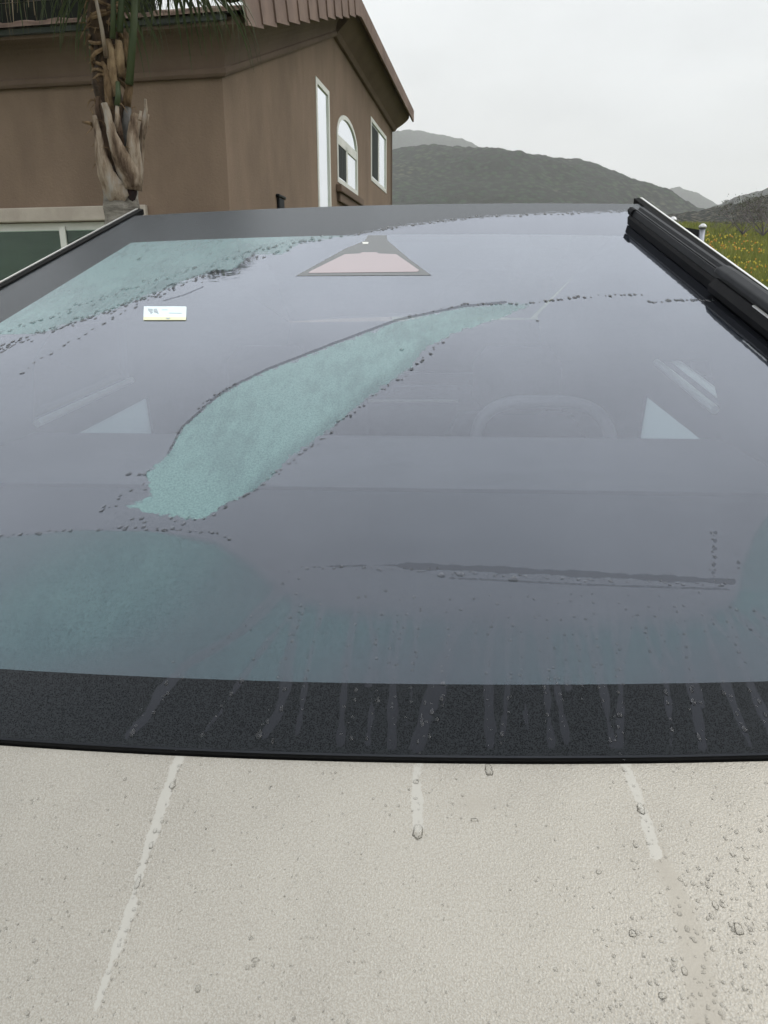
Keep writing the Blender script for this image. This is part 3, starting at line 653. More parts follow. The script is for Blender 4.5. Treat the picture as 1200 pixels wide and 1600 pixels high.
def dewy(name, frit):
    m = M(name); P = PL(m); cov = m.attr('cover'); den = m.attr('dens'); run = m.attr('run'); wet = m.attr('wet')
    edge = m.math('MULTIPLY_ADD', m.math('SUBTRACT', m.noise(70, 6, .75, P), .5), 26, cov)
    c = m.mr(edge, -1.5, 2.0)
    rr = m.mr(m.math('MULTIPLY_ADD', m.math('SUBTRACT', m.noise(220, 3, .6, P), .5), 5, run), -.6, .8)
    # dew grains: tiny beads of two sizes
    g1 = m.vor(1000, vec=P); gn = m.mix(.25 if frit else .55, m.noise(900, 3, .7, P), m.mr(m.noise(330, 2, .7, P), .25, .75))
    grain = m.math('ADD', m.math('MULTIPLY', m.mr(g1, .1, .75), .6), m.math('MULTIPLY', gn, .8))
    blot = m.noise(9, 5, .6, m.scaled((1, .6, 1), P))
    blot2 = m.noise(42, 4, .6, m.scaled((1.6, .5, 1), P))
    dd = m.math('MULTIPLY', den, m.math('MULTIPLY_ADD', blot, 1.5, .2)); dd = m.math('MULTIPLY', dd, m.math('MULTIPLY_ADD', blot2, .9, .55))
    bmp = m.bump(grain, .35, .0004)
    smear = m.noise(6, 5, .6, m.scaled((.5, 3, 1), P))
    wv = m.bump(m.noise(60, 2, .5, m.scaled((.6, 1, 1), P)), .05, .002)
    glo = m.n('ShaderNodeBsdfGlossy', Color=(.87, .905, 1.), Roughness=.035, Normal=wv).outputs[0]
    wb = m.mr(m.math('MULTIPLY_ADD', m.math('SUBTRACT', m.noise(300, 3, .6, P), .5), 5, wet), -.4, .8)
    glr = m.n('ShaderNodeBsdfGlossy', Color=(.95, .97, 1.), Roughness=.07, Normal=bmp).outputs[0]
    if frit:
        ink = m.n('ShaderNodeBsdfDiffuse', Color=(.012, .013, .016)).outputs[0]
        clean = m.mixs(R_schlick(m, .013, 3.2), ink, glo)
        dew = m.mixs(m.math('MULTIPLY', R_schlick(m, .008, 3.6), .5), m.n('ShaderNodeBsdfDiffuse', Color=m.mix(m.mr(grain, .4, 1.), (.003, .0035, .004), (.02, .0225, .025))).outputs[0], glr)
        f = m.math('MULTIPLY', c, m.math('SUBTRACT', 1., m.math('MULTIPLY', rr, .85)))
        sh = m.mixs(f, clean, dew)
        sh = m.mixs(m.math('MULTIPLY', wb, .5), sh, m.n('ShaderNodeBsdfDiffuse', Color=(.012, .012, .014)).outputs[0])
    else:
        tr_ = m.n('ShaderNodeBsdfTransparent', Color=(.70, .75, .78)).outputs[0]
        film = m.n('ShaderNodeBsdfDiffuse', Color=m.mix(smear, (.048, .060, .083), (.075, .086, .108))).outputs[0]
        body = m.mixs(m.math('MULTIPLY_ADD', smear, .14, .2), tr_, film)          # drying haze on the wiped glass
        clean = m.mixs(R_schlick(m, .038, 3.0), body, glo)
        tcol = m.mix(m.mr(grain, .45, .95), (.05, .115, .12), (.13, .235, .235))
        dif = m.n('ShaderNodeBsdfDiffuse', Color=tcol).outputs[0]
        dif2 = m.mixs(.25, dif, m.n('ShaderNodeBsdfDiffuse', Color=(.13, .165, .17)).outputs[0])
        sheet = m.mixs(m.math('MINIMUM', m.math('MULTIPLY', dd, 1.05), 1.), m.mixs(.5, tr_, m.n('ShaderNodeBsdfDiffuse', Color=m.mix(m.mr(grain, .45, .95), (.010, .034, .05), (.05, .10, .125))).outputs[0]), dif2)
        dew = m.mixs(m.math('MULTIPLY', R_schlick(m, .02, 3.2), .7), sheet, glr)
        f = m.math('MULTIPLY', m.math('MULTIPLY', c, m.mr(den, 0, .3)), m.math('SUBTRACT', 1., m.math('MULTIPLY', rr, .22)))
        sh = m.mixs(f, clean, dew)
        sh = m.mixs(m.math('MULTIPLY', wb, .55), sh, m.n('ShaderNodeBsdfDiffuse', Color=(.06, .064, .075)).outputs[0])
    return m.end(sh)
MG = dewy('windscreen glass', False); MF = dewy('windscreen border', True)
ul = lambda v: UC - hw(v) + FB; ur = lambda v: UC + hr(v) - FB
pane = grid_surface('windscreen', f_fritb, f_fritt, ul, ur, 460, 560, MG, truck, glass_attrs, 1.25)
fr = grid_surface('bottom_border', f_base, f_fritb, lambda v: UC - hw(v), lambda v: UC + hr(v), 520, 60, MF, truck, glass_attrs)
grid_surface('top_border', f_fritt, f_top, lambda v: UC - hw(v), lambda v: UC + hr(v), 320, 40, MF, truck, glass_attrs)
grid_surface('side_border', f_fritb, f_fritt, lambda v: UC - hw(v), ul, 30, 400, MF, truck, glass_attrs, 1.25)
grid_surface('side_border', f_fritb, f_fritt, ur, lambda v: UC + hr(v), 30, 400, MF, truck, glass_attrs, 1.25)

# ---- hood
HUP = [([(285, 1172), (268, 1212), (244, 1290), (222, 1350), (205, 1420), (180, 1490), (150, 1575)], 12, 10), ([(656, 1178), (650, 1215), (652, 1262), (653, 1292)], 10, 13), ([(972, 1178), (985, 1215), (1003, 1260), (1018, 1310), (1026, 1335)], 11, 13)]
SMO = [([(1026, 1330), (1060, 1400), (1085, 1480), (1105, 1600)], 20, 46)]
def hood_attrs(px, py, U, V):
    r = run_mask(px, py, HUP); s = run_mask(px, py, SMO)
    coarse = ss(820, 1120, px + (py - 1400) * .35) * ss(1190, 1420, py + (px - 1100) * .35)
    coarse = np.maximum(coarse, .55 * ss(260, 0, px) * ss(1380, 1560, py)); coarse = np.maximum(coarse, .35 * ss(1380, 1500, py) * np.exp(-((px - 420) / 130.) ** 2))
    spot = np.exp(-(((px - 742) / 26.) ** 2 + ((py - 1255) / 18.) ** 2))
    return dict(run=np.maximum(r, -20), smooth=np.maximum(s, -30), coarse=coarse, spot=spot)
m = M('dewy stainless steel'); P = PL(m); run = m.attr('run'); smo = m.attr('smooth'); coa = m.attr('coarse'); spt = m.attr('spot')
wob = m.math('MULTIPLY', m.math('SUBTRACT', m.noise(330, 3, .7, P), .5), 12)
rm = m.mr(m.math('ADD', run, wob), -.8, 1.2); sm = m.math('MULTIPLY', m.mr(m.math('ADD', smo, m.math('MULTIPLY', wob, 2.2)), -8, 8), .8)
v1 = m.mr(m.vor(900, 'SMOOTH_F1', vec=P), .05, .62, 1, 0); v2 = m.mr(m.vor(420, vec=P), .08, .5, 1, 0); n1 = m.noise(950, 2, .6, P); n2 = m.noise(520, 3, .6, P)
fine = m.math('ADD', m.math('MULTIPLY', v1, .5), m.math('MULTIPLY', n1, .6))
co_ = m.math('ADD', m.math('MULTIPLY', v2, 1.3), m.math('MULTIPLY', n2, .5))
h = m.mix(m.math('MULTIPLY', coa, .4), fine, co_)
keep = m.math('SUBTRACT', 1., m.math('MAXIMUM', m.math('MAXIMUM', rm, sm), m.math('MULTIPLY', spt, .7)))
bs = m.n('ShaderNodeBump', Height=h, Distance=.0009); m.set(bs, 'Strength', m.math('MULTIPLY', keep, .42))
basec = m.mix(m.mr(m.noise(5, 6, .65, P), .36, .64), (.292, .270, .232), (.335, .311, .268))
gr = m.mr(m.math('ADD', m.math('MULTIPLY', n2, .4), m.math('MULTIPLY', n1, .6)), .42, .60)
basec = m.mix(m.math('MULTIPLY', m.math('MULTIPLY', gr, .34), keep), basec, (.50, .49, .455))
basec = m.mix(m.math('MULTIPLY', rm, .55), basec, (.44, .43, .395))
MAT['hood'] = m.end(m.pbr(Base_Color=basec, Metallic=.75, Roughness=m.math('MULTIPLY_ADD', rm, -.1, .46), Normal=bs.outputs[0]))
GAP = .004
f_hood_t = lambda u: f_base(u) - GAP
vn = -1.0
hood = grid_surface('hood', lambda u: vn + 0 * u, f_hood_t, lambda v: UC - .86 + 0 * v, lambda v: UC + .86 + 0 * v, 420, 300, MAT['hood'], truck, hood_attrs, .8, -.004)
MAT['steel'] = simple('stainless steel', (.5, .48, .44), (.58, .56, .52), 6, .35, .1, 300, .0005, metallic=.9)
MAT['railedge'] = simple('rail edge steel', (.75, .74, .7), (.8, .79, .76), 6, .3, metallic=.8)
# seal in the gap
b = B(); rings = []
for u in np.linspace(UC - .86, UC + .86, 60):
    v0 = float(f_base(u)); rings.append([T(u, v0 - GAP + .001, -.012), T(u, v0 - GAP + .002, -.0035), T(u, v0 + .0, -.0025), T(u, v0 + .003, -.010)])
b.loft(rings).build('hood_seal', MAT['seal'], truck)
# side seals and rails
for s in (-1, 1):
    seal = []; rail = []
    for v in np.linspace(-.02, vtop, 14):
        e_ = UC + s * (hw(v) if s < 0 else hr(v))
        q = [T(e_ + s * .0, v, -.01), T(e_ - s * .001, v, .003), T(e_ + s * .012, v, .004), T(e_ + s * .013, v, -.01)]; seal.append(q)
        q = [T(e_ + s * .0135, v, -.012), T(e_ + s * .0135, v, .0055), T(e_ + s * .019, v, .005), T(e_ + s * .026, v, -.016), T(e_ + s * .03, v, -.03)]; rail.append(q)
    B().loft(seal).build('side_seal', MAT['seal'], truck); B().loft(rail).build('roof_rail', MAT['railedge'], truck)
# roof behind the peak, falling away
RL = 1.9; rfd = Vector((vd.x, vd.y, 0)).normalized(); RD = (rfd * math.cos(R(9)) - Z * math.sin(R(9)))
def Q(u, v, n, back): return T(u, v, n) + RD * back
n = 24; rg = []
for k in range(n + 1):
    u = UC - hw_top - .0 + (2 * hw_top) * k / n; v = float(f_top(u)); rg.append([T(u, v, -.0), T(u, v, -.006) + RD * .004, Q(u, v, -.006, RL), Q(u, v, -.03, RL), T(u, v, -.03)])
m = M('roof glass'); 
MAT['roofglass'] = m.end(m.mixs(R_schlick(m, .06, 3), m.n('ShaderNodeBsdfTransparent', Color=(.12, .13, .14)).outputs[0], m.n('ShaderNodeBsdfGlossy', Roughness=.05).outputs[0]))
vs = [p for r_ in rg for p in (r_[1], r_[2])]
mesh('glass_roof', vs, [(2 * k, 2 * k + 1, 2 * k + 3, 2 * k + 2) for k in range(n)], MAT['roofglass'], truck)
mesh('roof_edge', [p for r_ in rg for p in (r_[0], r_[1], r_[4])], [f for k in range(n) for f in ((3 * k, 3 * k + 3, 3 * k + 4, 3 * k + 1), (3 * k + 2, 3 * k, 3 * k + 3, 3 * k + 5))], MAT['seal'], truck)
MAT['sideglass'] = glassmat('side glass', (.8, .85, .85), 1.5)
m = M('dewy side glass'); MAT['dewglass'] = m.end(m.mixs(.8, m.n('ShaderNodeBsdfTransparent').outputs[0], m.n('ShaderNodeBsdfTranslucent', Color=(.42, .5, .52)).outputs[0]))
B().loft([[Q(UC - .9, vtop, -.03, RL), Q(UC + .9, vtop, -.03, RL), Q(UC + .95, vtop, -.9, RL + .1), Q(UC - .95, vtop, -.9, RL + .1)], [Q(UC - .9, vtop, -.03, RL + .03), Q(UC + .9, vtop, -.03, RL + .03), Q(UC + .95, vtop, -.9, RL + .13), Q(UC - .95, vtop, -.9, RL + .13)]]).build('rear_window_panel', MAT['black'], truck)
# cab sides with the window openings
for s in (-1, 1):
    top0 = T(UC + s * ((hw(.0) if s < 0 else hr(0.)) + .02), .0, -.03); top1 = T(UC + s * ((hw_top if s < 0 else hr(vtop)) + .02), vtop, -.03); top2 = top1 + RD * RL
    belt_out = .12
    def belt(p, z): q = p.copy(); q.z = z; return q + uh * s * max(0., (p.z - z)) * .22
    zb0 = 1.10; zb1 = 1.16
    # plane of the side: through top0, top1 and a belt point
    P_ = top1; N_ = (top0 - top1).cross(belt(top1, zb1) - top1).normalized(); N_ = N_ if N_.dot(uh) * s > 0 else -N_
    U_ = Vector((rfd.x, rfd.y, 0)); U_ = (U_ - N_ * U_.dot(N_)).normalized(); V_ = N_.cross(U_).normalized(); V_ = V_ if V_.z > 0 else -V_
    def c2(p): d = p - P_; return (d.dot(U_), d.dot(V_))
    lowz = .55
    def dn(p): d = p - P_; k = (lowz - p.z) / V_.z; return c2(p + V_ * k)
    outer = [c2(top0), c2(top1), c2(top2 + Z * .01), dn(top1 + U_ * RL), dn(top0 - U_ * .3)]
    if s < 0: H = [[(60, 700), (222, 618), (236, 700)], [(38, 657), (190, 590), (187, 502), (74, 505), (40, 560)]]
    else: H = [[(1003, 700), (1018, 615), (1130, 700)], [(1045, 562), (1122, 560), (1140, 636)]]
    holes = [[c2(hit(x, y, P_, N_)) for x, y in h] for h in H]
    print('side', s, outer, holes)
    o = wall_with_holes('cab_side', P_, U_, V_, outer, holes, simple('trim grey', (.05, .052, .06), (.07, .072, .08), 9, .8), truck, .02, N_)
    for h in holes:
        flat_part(P_, U_, V_, N_, h, -.008, .003, 'side_window', MAT['dewglass'] if h is holes[0] else MAT['sideglass'], o)
        c = sum((Vector((a, b, 0)) for a, b in h), Vector()) / len(h)
    k = holes[1]; a, b2 = (k[0], k[1]) if s < 0 else (k[0], k[2])
    A_ = P_ + U_ * a[0] + V_ * a[1]; B_ = P_ + U_ * b2[0] + V_ * b2[1]
    B().tube([A_ - N_ * .03, B_ - N_ * .03], .009, 8).build('window_sill_trim', simple('bright trim', (.7, .78, .74), (.78, .84, .8), 9, .4), o)
# lower body: sides, nose, wheels
def TR(a, b, z): return Vector((P0.x, P0.y, 0)) + uh * (UC + a) + rfd * b + Z * z      # a right, b rearwards
nose = T(UC, vn); bn = (nose - P0).dot(rfd); zn = nose.z
zbase = T(UC, 0).z
b_len = 4.7; peak_b = (T(UC, vtop) - P0).dot(rfd)
def sidez(b_): return (zn - .03 + (b_ - bn) * math.tan(SL) * .35) if b_ < 1.2 else 1.2
for s in (-1, 1):
    pr = [(bn, .5), (bn, zn - .04), (-.02, zn + .10), (1.3, 1.20), (b_len, 1.25), (b_len, .5)]
    ring1 = [TR(s * 1.0, a, z) if z <= .6 else TR(s * (.985), a, z) for a, z in pr]; ring2 = [p - uh * s * .04 for p in ring1]
    B().loft([ring1, ring2]).build('body_side', MAT['steel'], truck)
    # shoulder from hood edge out to the body side
    B().add([T(UC + s * .86, vn, -.005), T(UC + s * .86, -.03, -.005), TR(s * .985, -.02, zn + .10), TR(s * .985, bn, zn - .04)], [(0, 1, 2, 3) if s > 0 else (3, 2, 1, 0)]).build('fender_top', MAT['steel'], truck)
    B().add([T(UC + s * .86, -.03, -.006), T(UC + s * (hw(0) + .034), 0, -.02), T(UC + s * (hw_top + .034), vtop, -.02), TR(s * .985, 1.3, 1.20), TR(s * .985, -.02, zn + .10)], [(0, 1, 2, 3, 4) if s > 0 else (4, 3, 2, 1, 0)]) if False else None
    for b_ in (bn + .75, b_len - 1.15):
        c = TR(s * .93, b_, .44); ax = uh * s
        def ringw(r, o, nn=28): return [c + ax * o + (rfd * math.cos(q) + Z * math.sin(q)) * r for q in [2 * math.pi * i / nn for i in range(nn)]]
        w = B().loft([ringw(.28, -.14), ringw(.42, -.14), ringw(.44, -.1), ringw(.44, .06), ringw(.42, .1), ringw(.28, .1)], cap=False).build('wheel', MAT['rubber'], truck)
        B().loft([ringw(.28, -.1), ringw(.28, .07), ringw(.2, .05), ringw(.05, .08)]).build('rim', MAT['alu'], w)
B().loft([[TR(-.98, bn, .5), TR(.98, bn, .5), TR(.98, bn, zn - .04), TR(0, bn - .0, zn - .01), TR(-.98, bn, zn - .04)], [TR(-.98, bn + .04, .5), TR(.98, bn + .04, .5), TR(.98, bn + .04, zn - .05), TR(0, bn + .04, zn - .02), TR(-.98, bn + .04, zn - .05)]]).build('front_panel', MAT['steel'], truck)
MAT['lamp'] = simple('lamp lens', (.6, .62, .65), (.7, .72, .75), 5, .15)
B().box(TR(-.9, bn - .012, zn - .1), uh * 1.8, rfd * .01, Z * .02).build('light_bar', MAT['lamp'], truck)
B().box(TR(-.98, bn - .08, .32), uh * 1.96, rfd * .3, Z * .17).build('bumper', MAT['black'], truck, bevel=.03)
B().box(TR(-.9, bn + .1, .4), uh * 1.8, rfd * (b_len - bn - .2), Z * .1).build('chassis', MAT['black'], truck)
B().box(TR(-.95, 3.1, .6), uh * 1.9, rfd * .05, Z * .62).build('rear_bulkhead', MAT['black'], truck)
B().box(TR(-.98, b_len - .04, .55), uh * 1.96, rfd * .04, Z * .66).build('tailgate', MAT['steel'], truck)
B().add([TR(-.97, 3.15, 1.17), TR(.97, 3.15, 1.17), TR(.97, b_len - .04, 1.2), TR(-.97, b_len - .04, 1.2)], [(0, 1, 2, 3)]).build('bed_cover', MAT['black'], truck)
# ---- interior
def bp(x, y, b_):    # ray at rearward distance b_ from the windscreen base, in truck coordinates
    return hit(x, y, Vector((P0.x, P0.y, 0)) + rfd * b_, rfd)
MAT['dash'] = simple('dash pale grey', (.15, .15, .165), (.18, .18, .195), 6, .8)
MAT['dash2'] = simple('dash lower grey', (.075, .075, .085), (.09, .09, .10), 6, .8)
BD = 1.12; zr = bp(600, 681, BD).z; BM = .72; zm = bp(600, 768, BM).z
print('dash', zr, zm)
B().loft([[TR(-.8, .04, zbase - .07), TR(-.84, BM, zm), TR(-.84, BM, zm - .2), TR(-.8, .04, zbase - .2)], [TR(.8, .04, zbase - .07), TR(.84, BM, zm), TR(.84, BM, zm - .2), TR(.8, .04, zbase - .2)]]).build('dash_cowl', MAT['dash2'], truck)
B().loft([[TR(-.86, BM + .002, zm + .006), TR(-.86, BD, zr), TR(-.86, BD + .03, zr - .03), TR(-.86, BD, zr - .22), TR(-.86, BM + .002, zm - .2)], [TR(.86, BM + .002, zm + .006), TR(.86, BD, zr), TR(.86, BD + .03, zr - .03), TR(.86, BD, zr - .22), TR(.86, BM + .002, zm - .2)]]).build('dashboard', MAT['dash'], truck)
# steering wheel: flattened hoop
swm = simple('steering wheel', (.15, .15, .165), (.2, .2, .21), 6, .5)
cx = bp(853, 640, BD + .12); cz = bp(853, 632, BD + .12).z
sw = B(); tilt = (Z * math.cos(R(22)) + rfd * math.sin(R(22)))
hoop = []
for q in np.linspace(0, 2 * math.pi, 49):
    c_, s_ = math.cos(q), math.sin(q); r_ = 1 / (abs(c_) ** 3.2 + abs(s_) ** 3.2) ** (1 / 3.2)
    hoop.append(cx + uh * (c_ * r_ * .16) + tilt * (s_ * r_ * .13) + Z * (cz - cx.z - .12))
sw.tube(hoop, .015, 10, cap=False); stw = sw.build('steering_wheel', swm, truck, smooth=True)
hc = cx + Z * (cz - cx.z - .12)
B().box(hc - uh * .15 - tilt * .02, uh * .3, tilt * .05, rfd * .03).box(hc - uh * .05 - tilt * .12, uh * .1, tilt * .14, rfd * .05).build('hub', MAT['black'], stw, bevel=.01)
# light strip seen low in the cabin
p = bp(575, 627, 1.9); q = bp(715, 627, 1.9)
B().tube([p, q], .006, 6).build('screen_edge', simple('pale edge', (.45, .43, .4), (.5, .48, .45), 4, .6), truck)
B().box(p + rfd * .01 - Z * .2, q - p, rfd * .03, Z * .195).build('centre_screen', MAT['black'], truck)
MAT['seat'] = simple('seat grey', (.035, .036, .042), (.05, .05, .058), 12, .85)
for s in (-1, 1):
    st = B(); c = TR(s * .40, 1.75, 0)
    rr_ = []
    for z, w, t in ((.7, .25, .12), (.95, .27, .12), (1.1, .24, .1), (1.2, .18, .08)):
        rr_.append([c + Z * z + uh * (w * math.cos(a) ) + rfd * (t * math.sin(a) + (z - .7) * .25) for a in np.linspace(0, 2 * math.pi, 17)[:-1]])
    o = st.loft(rr_).build('seat', MAT['seat'], truck, smooth=True)
    B().loft([[c + Z * z + rfd * .14 + uh * (w * math.cos(a)) + rfd * (.05 * math.sin(a)) for a in np.linspace(0, 2 * math.pi, 17)[:-1]] for z, w in ((1.2, .09), (1.25, .14), (1.36, .14), (1.41, .1))]).build('headrest', MAT['seat'], o, smooth=True)
B().box(TR(-.7, 2.6, .6), uh * 1.4, rfd * .18, Z * .6).build('rear_seat', MAT['seat'], truck, bevel=.05)
B().box(TR(-.85, .1, .5), uh * 1.7, rfd * 3., Z * .04).build('cabin_floor', MAT['seat'], truck)
# ---- sensor housing behind the glass at the top, pale pink pad
def slabp(px, n0, th, name, mat, par=truck):
    p = [T(*uv(x, y, n0), n0) for x, y in px]; return B().loft([p, [q - nd_ * th for q in p]]).build(name, mat, par)
m = M('shroud grey'); c = (.05, .054, .056)
MAT['shroud'] = m.end(m.mixs(m.math('MULTIPLY', R_schlick(m, .04, 3.4), .8), m.n('ShaderNodeBsdfDiffuse', Color=c).outputs[0], m.n('ShaderNodeBsdfGlossy', Roughness=.04).outputs[0]))
m = M('pink pad'); MAT['pink'] = m.end(m.mixs(R_schlick(m, .05, 3.), m.n('ShaderNodeBsdfDiffuse', Color=(.27, .19, .2)).outputs[0], m.n('ShaderNodeBsdfGlossy', Roughness=.06).outputs[0]))
outl = [(462, 431), (674, 430), (640, 405), (606, 376), (604, 367.5), (575, 367.5), (570, 376), (540, 388)]
slabp(outl, .0005, .0002, 'sensor_housing', MAT['shroud'])
slabp([(482, 426.5), (652, 424.5), (655, 422), (619, 397), (592, 396), (588, 394), (566, 394), (562, 396), (539, 397), (484, 424)], .0009, .0002, 'sensor_pad', MAT['pink'])
slabp([(566, 378), (576, 378), (575, 381), (567, 381)], .0009, .0002, 'camera_lens', MAT['white'])
# sticker: an item stuck to the glass
stc = T(*uv(258, 490), .001); stk = empty('windscreen_sticker', stc); tag(stk, 'small white sticker with grey marks and a pale yellow foot, upper left of the windscreen', 'sticker')
stw_ = simple('sticker white', (.66, .76, .78), (.70, .80, .82), 40, .35); sty = simple('sticker yellow', (.68, .68, .46), (.72, .72, .5), 40, .35); stg = simple('sticker print', (.33, .38, .42), (.38, .43, .46), 40, .5)
def onst(px, n0, name, mat, par): 
    p = [T(*uv(x, y, n0), n0) for x, y in px]; return B().loft([p, [q - nd_ * .0003 for q in p]]).build(name, mat, par)
onst([(224, 495), (291, 495.5), (291.5, 480), (290, 478.6), (225, 478.5)], .0012, 'label', stw_, stk)
onst([(224, 500), (290.5, 500), (291, 495.5), (224, 495)], .0012, 'footer', sty, stk)
for i, g in enumerate(([(231, 482), (238, 482.5), (239, 484.5), (236, 485), (239, 487.5), (236, 490.5), (234, 487), (232, 485)], [(240, 482.5), (245, 482), (246, 485), (248, 490.5), (244, 488), (240.5, 487.5)], [(253, 483), (262, 483), (262, 484), (253, 484)], [(264, 488), (284, 488.5), (284, 489.4), (264, 489)], [(259, 496.5), (266, 496.5), (263, 498.8)])):
    onst(g, .0018, 'printed_mark', stg if i < 2 or i == 4 else simple('faint print', (.55, .66, .7), (.58, .68, .72), 9, .4), stk)
# ---- wiper parked along the right-hand edge
wp0 = uv(997, 328, .03); wp1 = uv(1200, 474, .03)
A2 = Vector(wp0); B2 = Vector(wp1); dl_ = (B2 - A2).normalized(); B2 = A2 + dl_ * 1.35
ac = Vector((-dl_.y, dl_.x))
if ac.x < 0: ac = -ac                                        # towards the outside
def WP(t, a, n): q = A2 + dl_ * t + ac * a; return T(q.x, q.y, n)
print('wiper', A2, B2, dl_, ac)
Lw = 1.35
wip = B().loft([[WP(t, a, n) for a, n in pr_] for t, pr_ in ((0, [(-.019, .024), (-.015, .034), (.0, .031), (.003, .036), (.010, .036), (.010, .012), (-.012, .010)]), (Lw, [(-.019, .024), (-.015, .034), (.0, .031), (.003, .036), (.010, .036), (.010, .012), (-.012, .010)]))]).build('wiper', MAT['black'], truck)
def strip(pr_, t0, t1, name, mat, smooth=False):
    return B().loft([[WP(t, a, n) for a, n in pr_] for t in np.linspace(t0, t1, 8)]).build(name, mat, wip, smooth=smooth)
strip([(-.021, .0015), (-.006, .0015), (-.004, .014), (-.004, .021), (-.0185, .0225), (-.023, .016)], .004, Lw, 'rubber_lip', MAT['rubber'])
strip([(.0115, .020), (.0115, .034), (.017, .037), (.019, .034), (.019, .018)], -.006, Lw, 'outer_rail', MAT['rubber'])
strip([(-.011, .0328), (-.011, .0350), (-.009, .0350), (-.009, .0325)], .01, Lw, 'ridge', MAT['black'])
strip([(-.020, .021), (-.023, .03), (-.018, .036), (-.012, .036), (-.014, .028)], -.004, .02, 'end_cap', MAT['rubber'])
tcn = 0
for i in range(200):
    c_ = proj(np.array([tuple(WP(i * .005, 0, .04))]));
    if c_[0][0] > 1150: tcn = i * .005; break
print('connector t', tcn)
cr = []
for t, s in ((-.045, .55), (-.035, .9), (0, 1), (.06, 1.), (.2, 1.0), (.5, .9), (.9, .9)):
    cr.append([WP(tcn + t, a * (.6 + .4 * s), .030 + (n - .03) * s) for a, n in ((-.022, .032), (-.018, .041), (-.006, .045), (.004, .044), (.009, .038), (.009, .03))])
B().loft(cr).build('wiper_arm', MAT['black'], wip, bevel=.002)
lower = [(-.033, .006), (-.026, .003), (-.014, .008), (-.014, .026), (-.024, .027), (-.034, .016)]
B().loft([[WP(t, a, n) for a, n in lower] for t in (tcn - .02, tcn + .3, tcn + .78)]).build('lower_blade_holder', MAT['rubber'], wip)
B().loft([[WP(t, a, n) for a, n in ((-.026, .0272), (-.026, .0295), (-.022, .0295), (-.022, .0272))] for t in (tcn + .12, tcn + .2)]).build('bright_clip', MAT['railedge'], wip)

# ------------------------------------------------------------------ water beads
def domes(items, seg=9, ringn=4):
    """items: (u, v, ru, rv, h, ang)"""
    vs = []; fs = []
    prof_ = [(1.0, -.03), (.93, .38), (.68, .76), (.34, .95)]
    for (u, v, ru, rv, h, an) in items:
        k = len(vs); ca, sa = math.cos(an), math.sin(an); j = [random.uniform(.85, 1.15) for _ in range(seg)]
        for r_, z in prof_:
            for i in range(seg):
                q = 2 * math.pi * i / seg; a = math.cos(q) * ru * r_ * j[i]; b = math.sin(q) * rv * r_ * j[i]
                if math.sin(q) < 0: b *= 1.05
                else: a *= .85
                vs.append(T(u + a * ca - b * sa, v + a * sa + b * ca, h * z - (.004 if v < float(f_base(u)) - GAP else 0)))
        c = len(vs); vs.append(T(u, v, h - (.004 if v < float(f_base(u)) - GAP else 0)))
        for q in range(3):
            for i in range(seg): fs.append((k + q * seg + i, k + q * seg + (i + 1) % seg, k + (q + 1) * seg + (i + 1) % seg, k + (q + 1) * seg + i))
        for i in range(seg): fs.append((k + 3 * seg + i, k + 3 * seg + (i + 1) % seg, c))
    return vs, fs
def pxm(x, y):     # metres per photo pixel sideways, and along the slope, at a pixel
    a = uv(x, y); b = uv(x + 1, y); c = uv(x, y + 1); return abs(b[0] - a[0]), abs(c[1] - a[1])
def bead(x, y, w, h_, ang=0.):
    u, v = uv(x, y); s1_, s2_ = pxm(x, y); ru = w * s1_ / 2; rv = max(ru * .8, min(ru * 2.6, h_ * s2_ / 2)); return (u, v, ru, rv, min(ru, rv) * .23, ang)
def along(pts, step, spread, w, jw=.5):
    res = []; pts = [Vector(p) for p in pts]
    for a, b in zip(pts[:-1], pts[1:]):
        L = (b - a).length; t = 0
        while t < L:
            p = a.lerp(b, t / L); t += step * random.uniform(.4, 1.8)
            ww = w * random.uniform(1 - jw, 1 + jw); res.append(bead(p.x + random.gauss(0, spread), p.y + random.gauss(0, spread * .6), ww, ww * .7))
    return res
items = []
items += along([(830, 473), (900, 464), (960, 461), (1005, 460)], 7, 1.2, 5) + along([(1015, 472), (1060, 469), (1125, 468)], 6, 1.2, 5)
items += along([(262, 712), (290, 664), (330, 622), (370, 599)], 5, 2, 4) + along([(640, 494), (720, 476), (826, 474)], 9, 1, 5)
items += along([(700, 527), (640, 580), (600, 606), (545, 648), (500, 686), (430, 742), (390, 772), (330, 800)], 7, 3, 5)
items += along([(0, 838), (60, 832), (150, 828), (210, 825), (330, 832), (375, 848)], 9, 2.5, 6) + along([(205, 745), (235, 735), (215, 760), (160, 795), (190, 810), (300, 815), (360, 790)], 10, 6, 6)
for k in range(3): items += along([(0, 545), (60, 522), (180, 482), (262, 450), (340, 424)], 6, 5, 4)
items += along([(0, 520), (90, 490), (200, 452), (300, 420), (420, 385), (500, 370)], 7, 4, 4.5) + along([(40, 575), (110, 535), (180, 495), (250, 460)], 12, 2, 4)
items += along([(380, 396), (470, 378), (560, 365), (640, 351), (760, 338), (980, 331)], 7, 1.5, 4)
items += along([(360, 415), (380, 405), (430, 398), (470, 380)], 5, 4, 4)
items += along([(450, 892), (480, 886), (640, 890), (800, 900), (1140, 914)], 9, 3, 5) + along([(1117, 830), (1114, 905)], 5, 3, 4) + along([(1140, 905), (1160, 870)], 6, 3, 4)
for pts, w0, w1 in RUN: items += along([p for p in pts if p[1] < 1062] + [pts[-1]], 17, w0 * .45, 4.2, .6)
items += [bead(218, 405, 7, 5), bead(35, 583, 8, 4), bead(840, 501, 7, 3), bead(628, 546, 8, 5), bead(690, 899, 14, 8), bead(802, 905, 16, 6), bead(720, 897, 16, 5)]
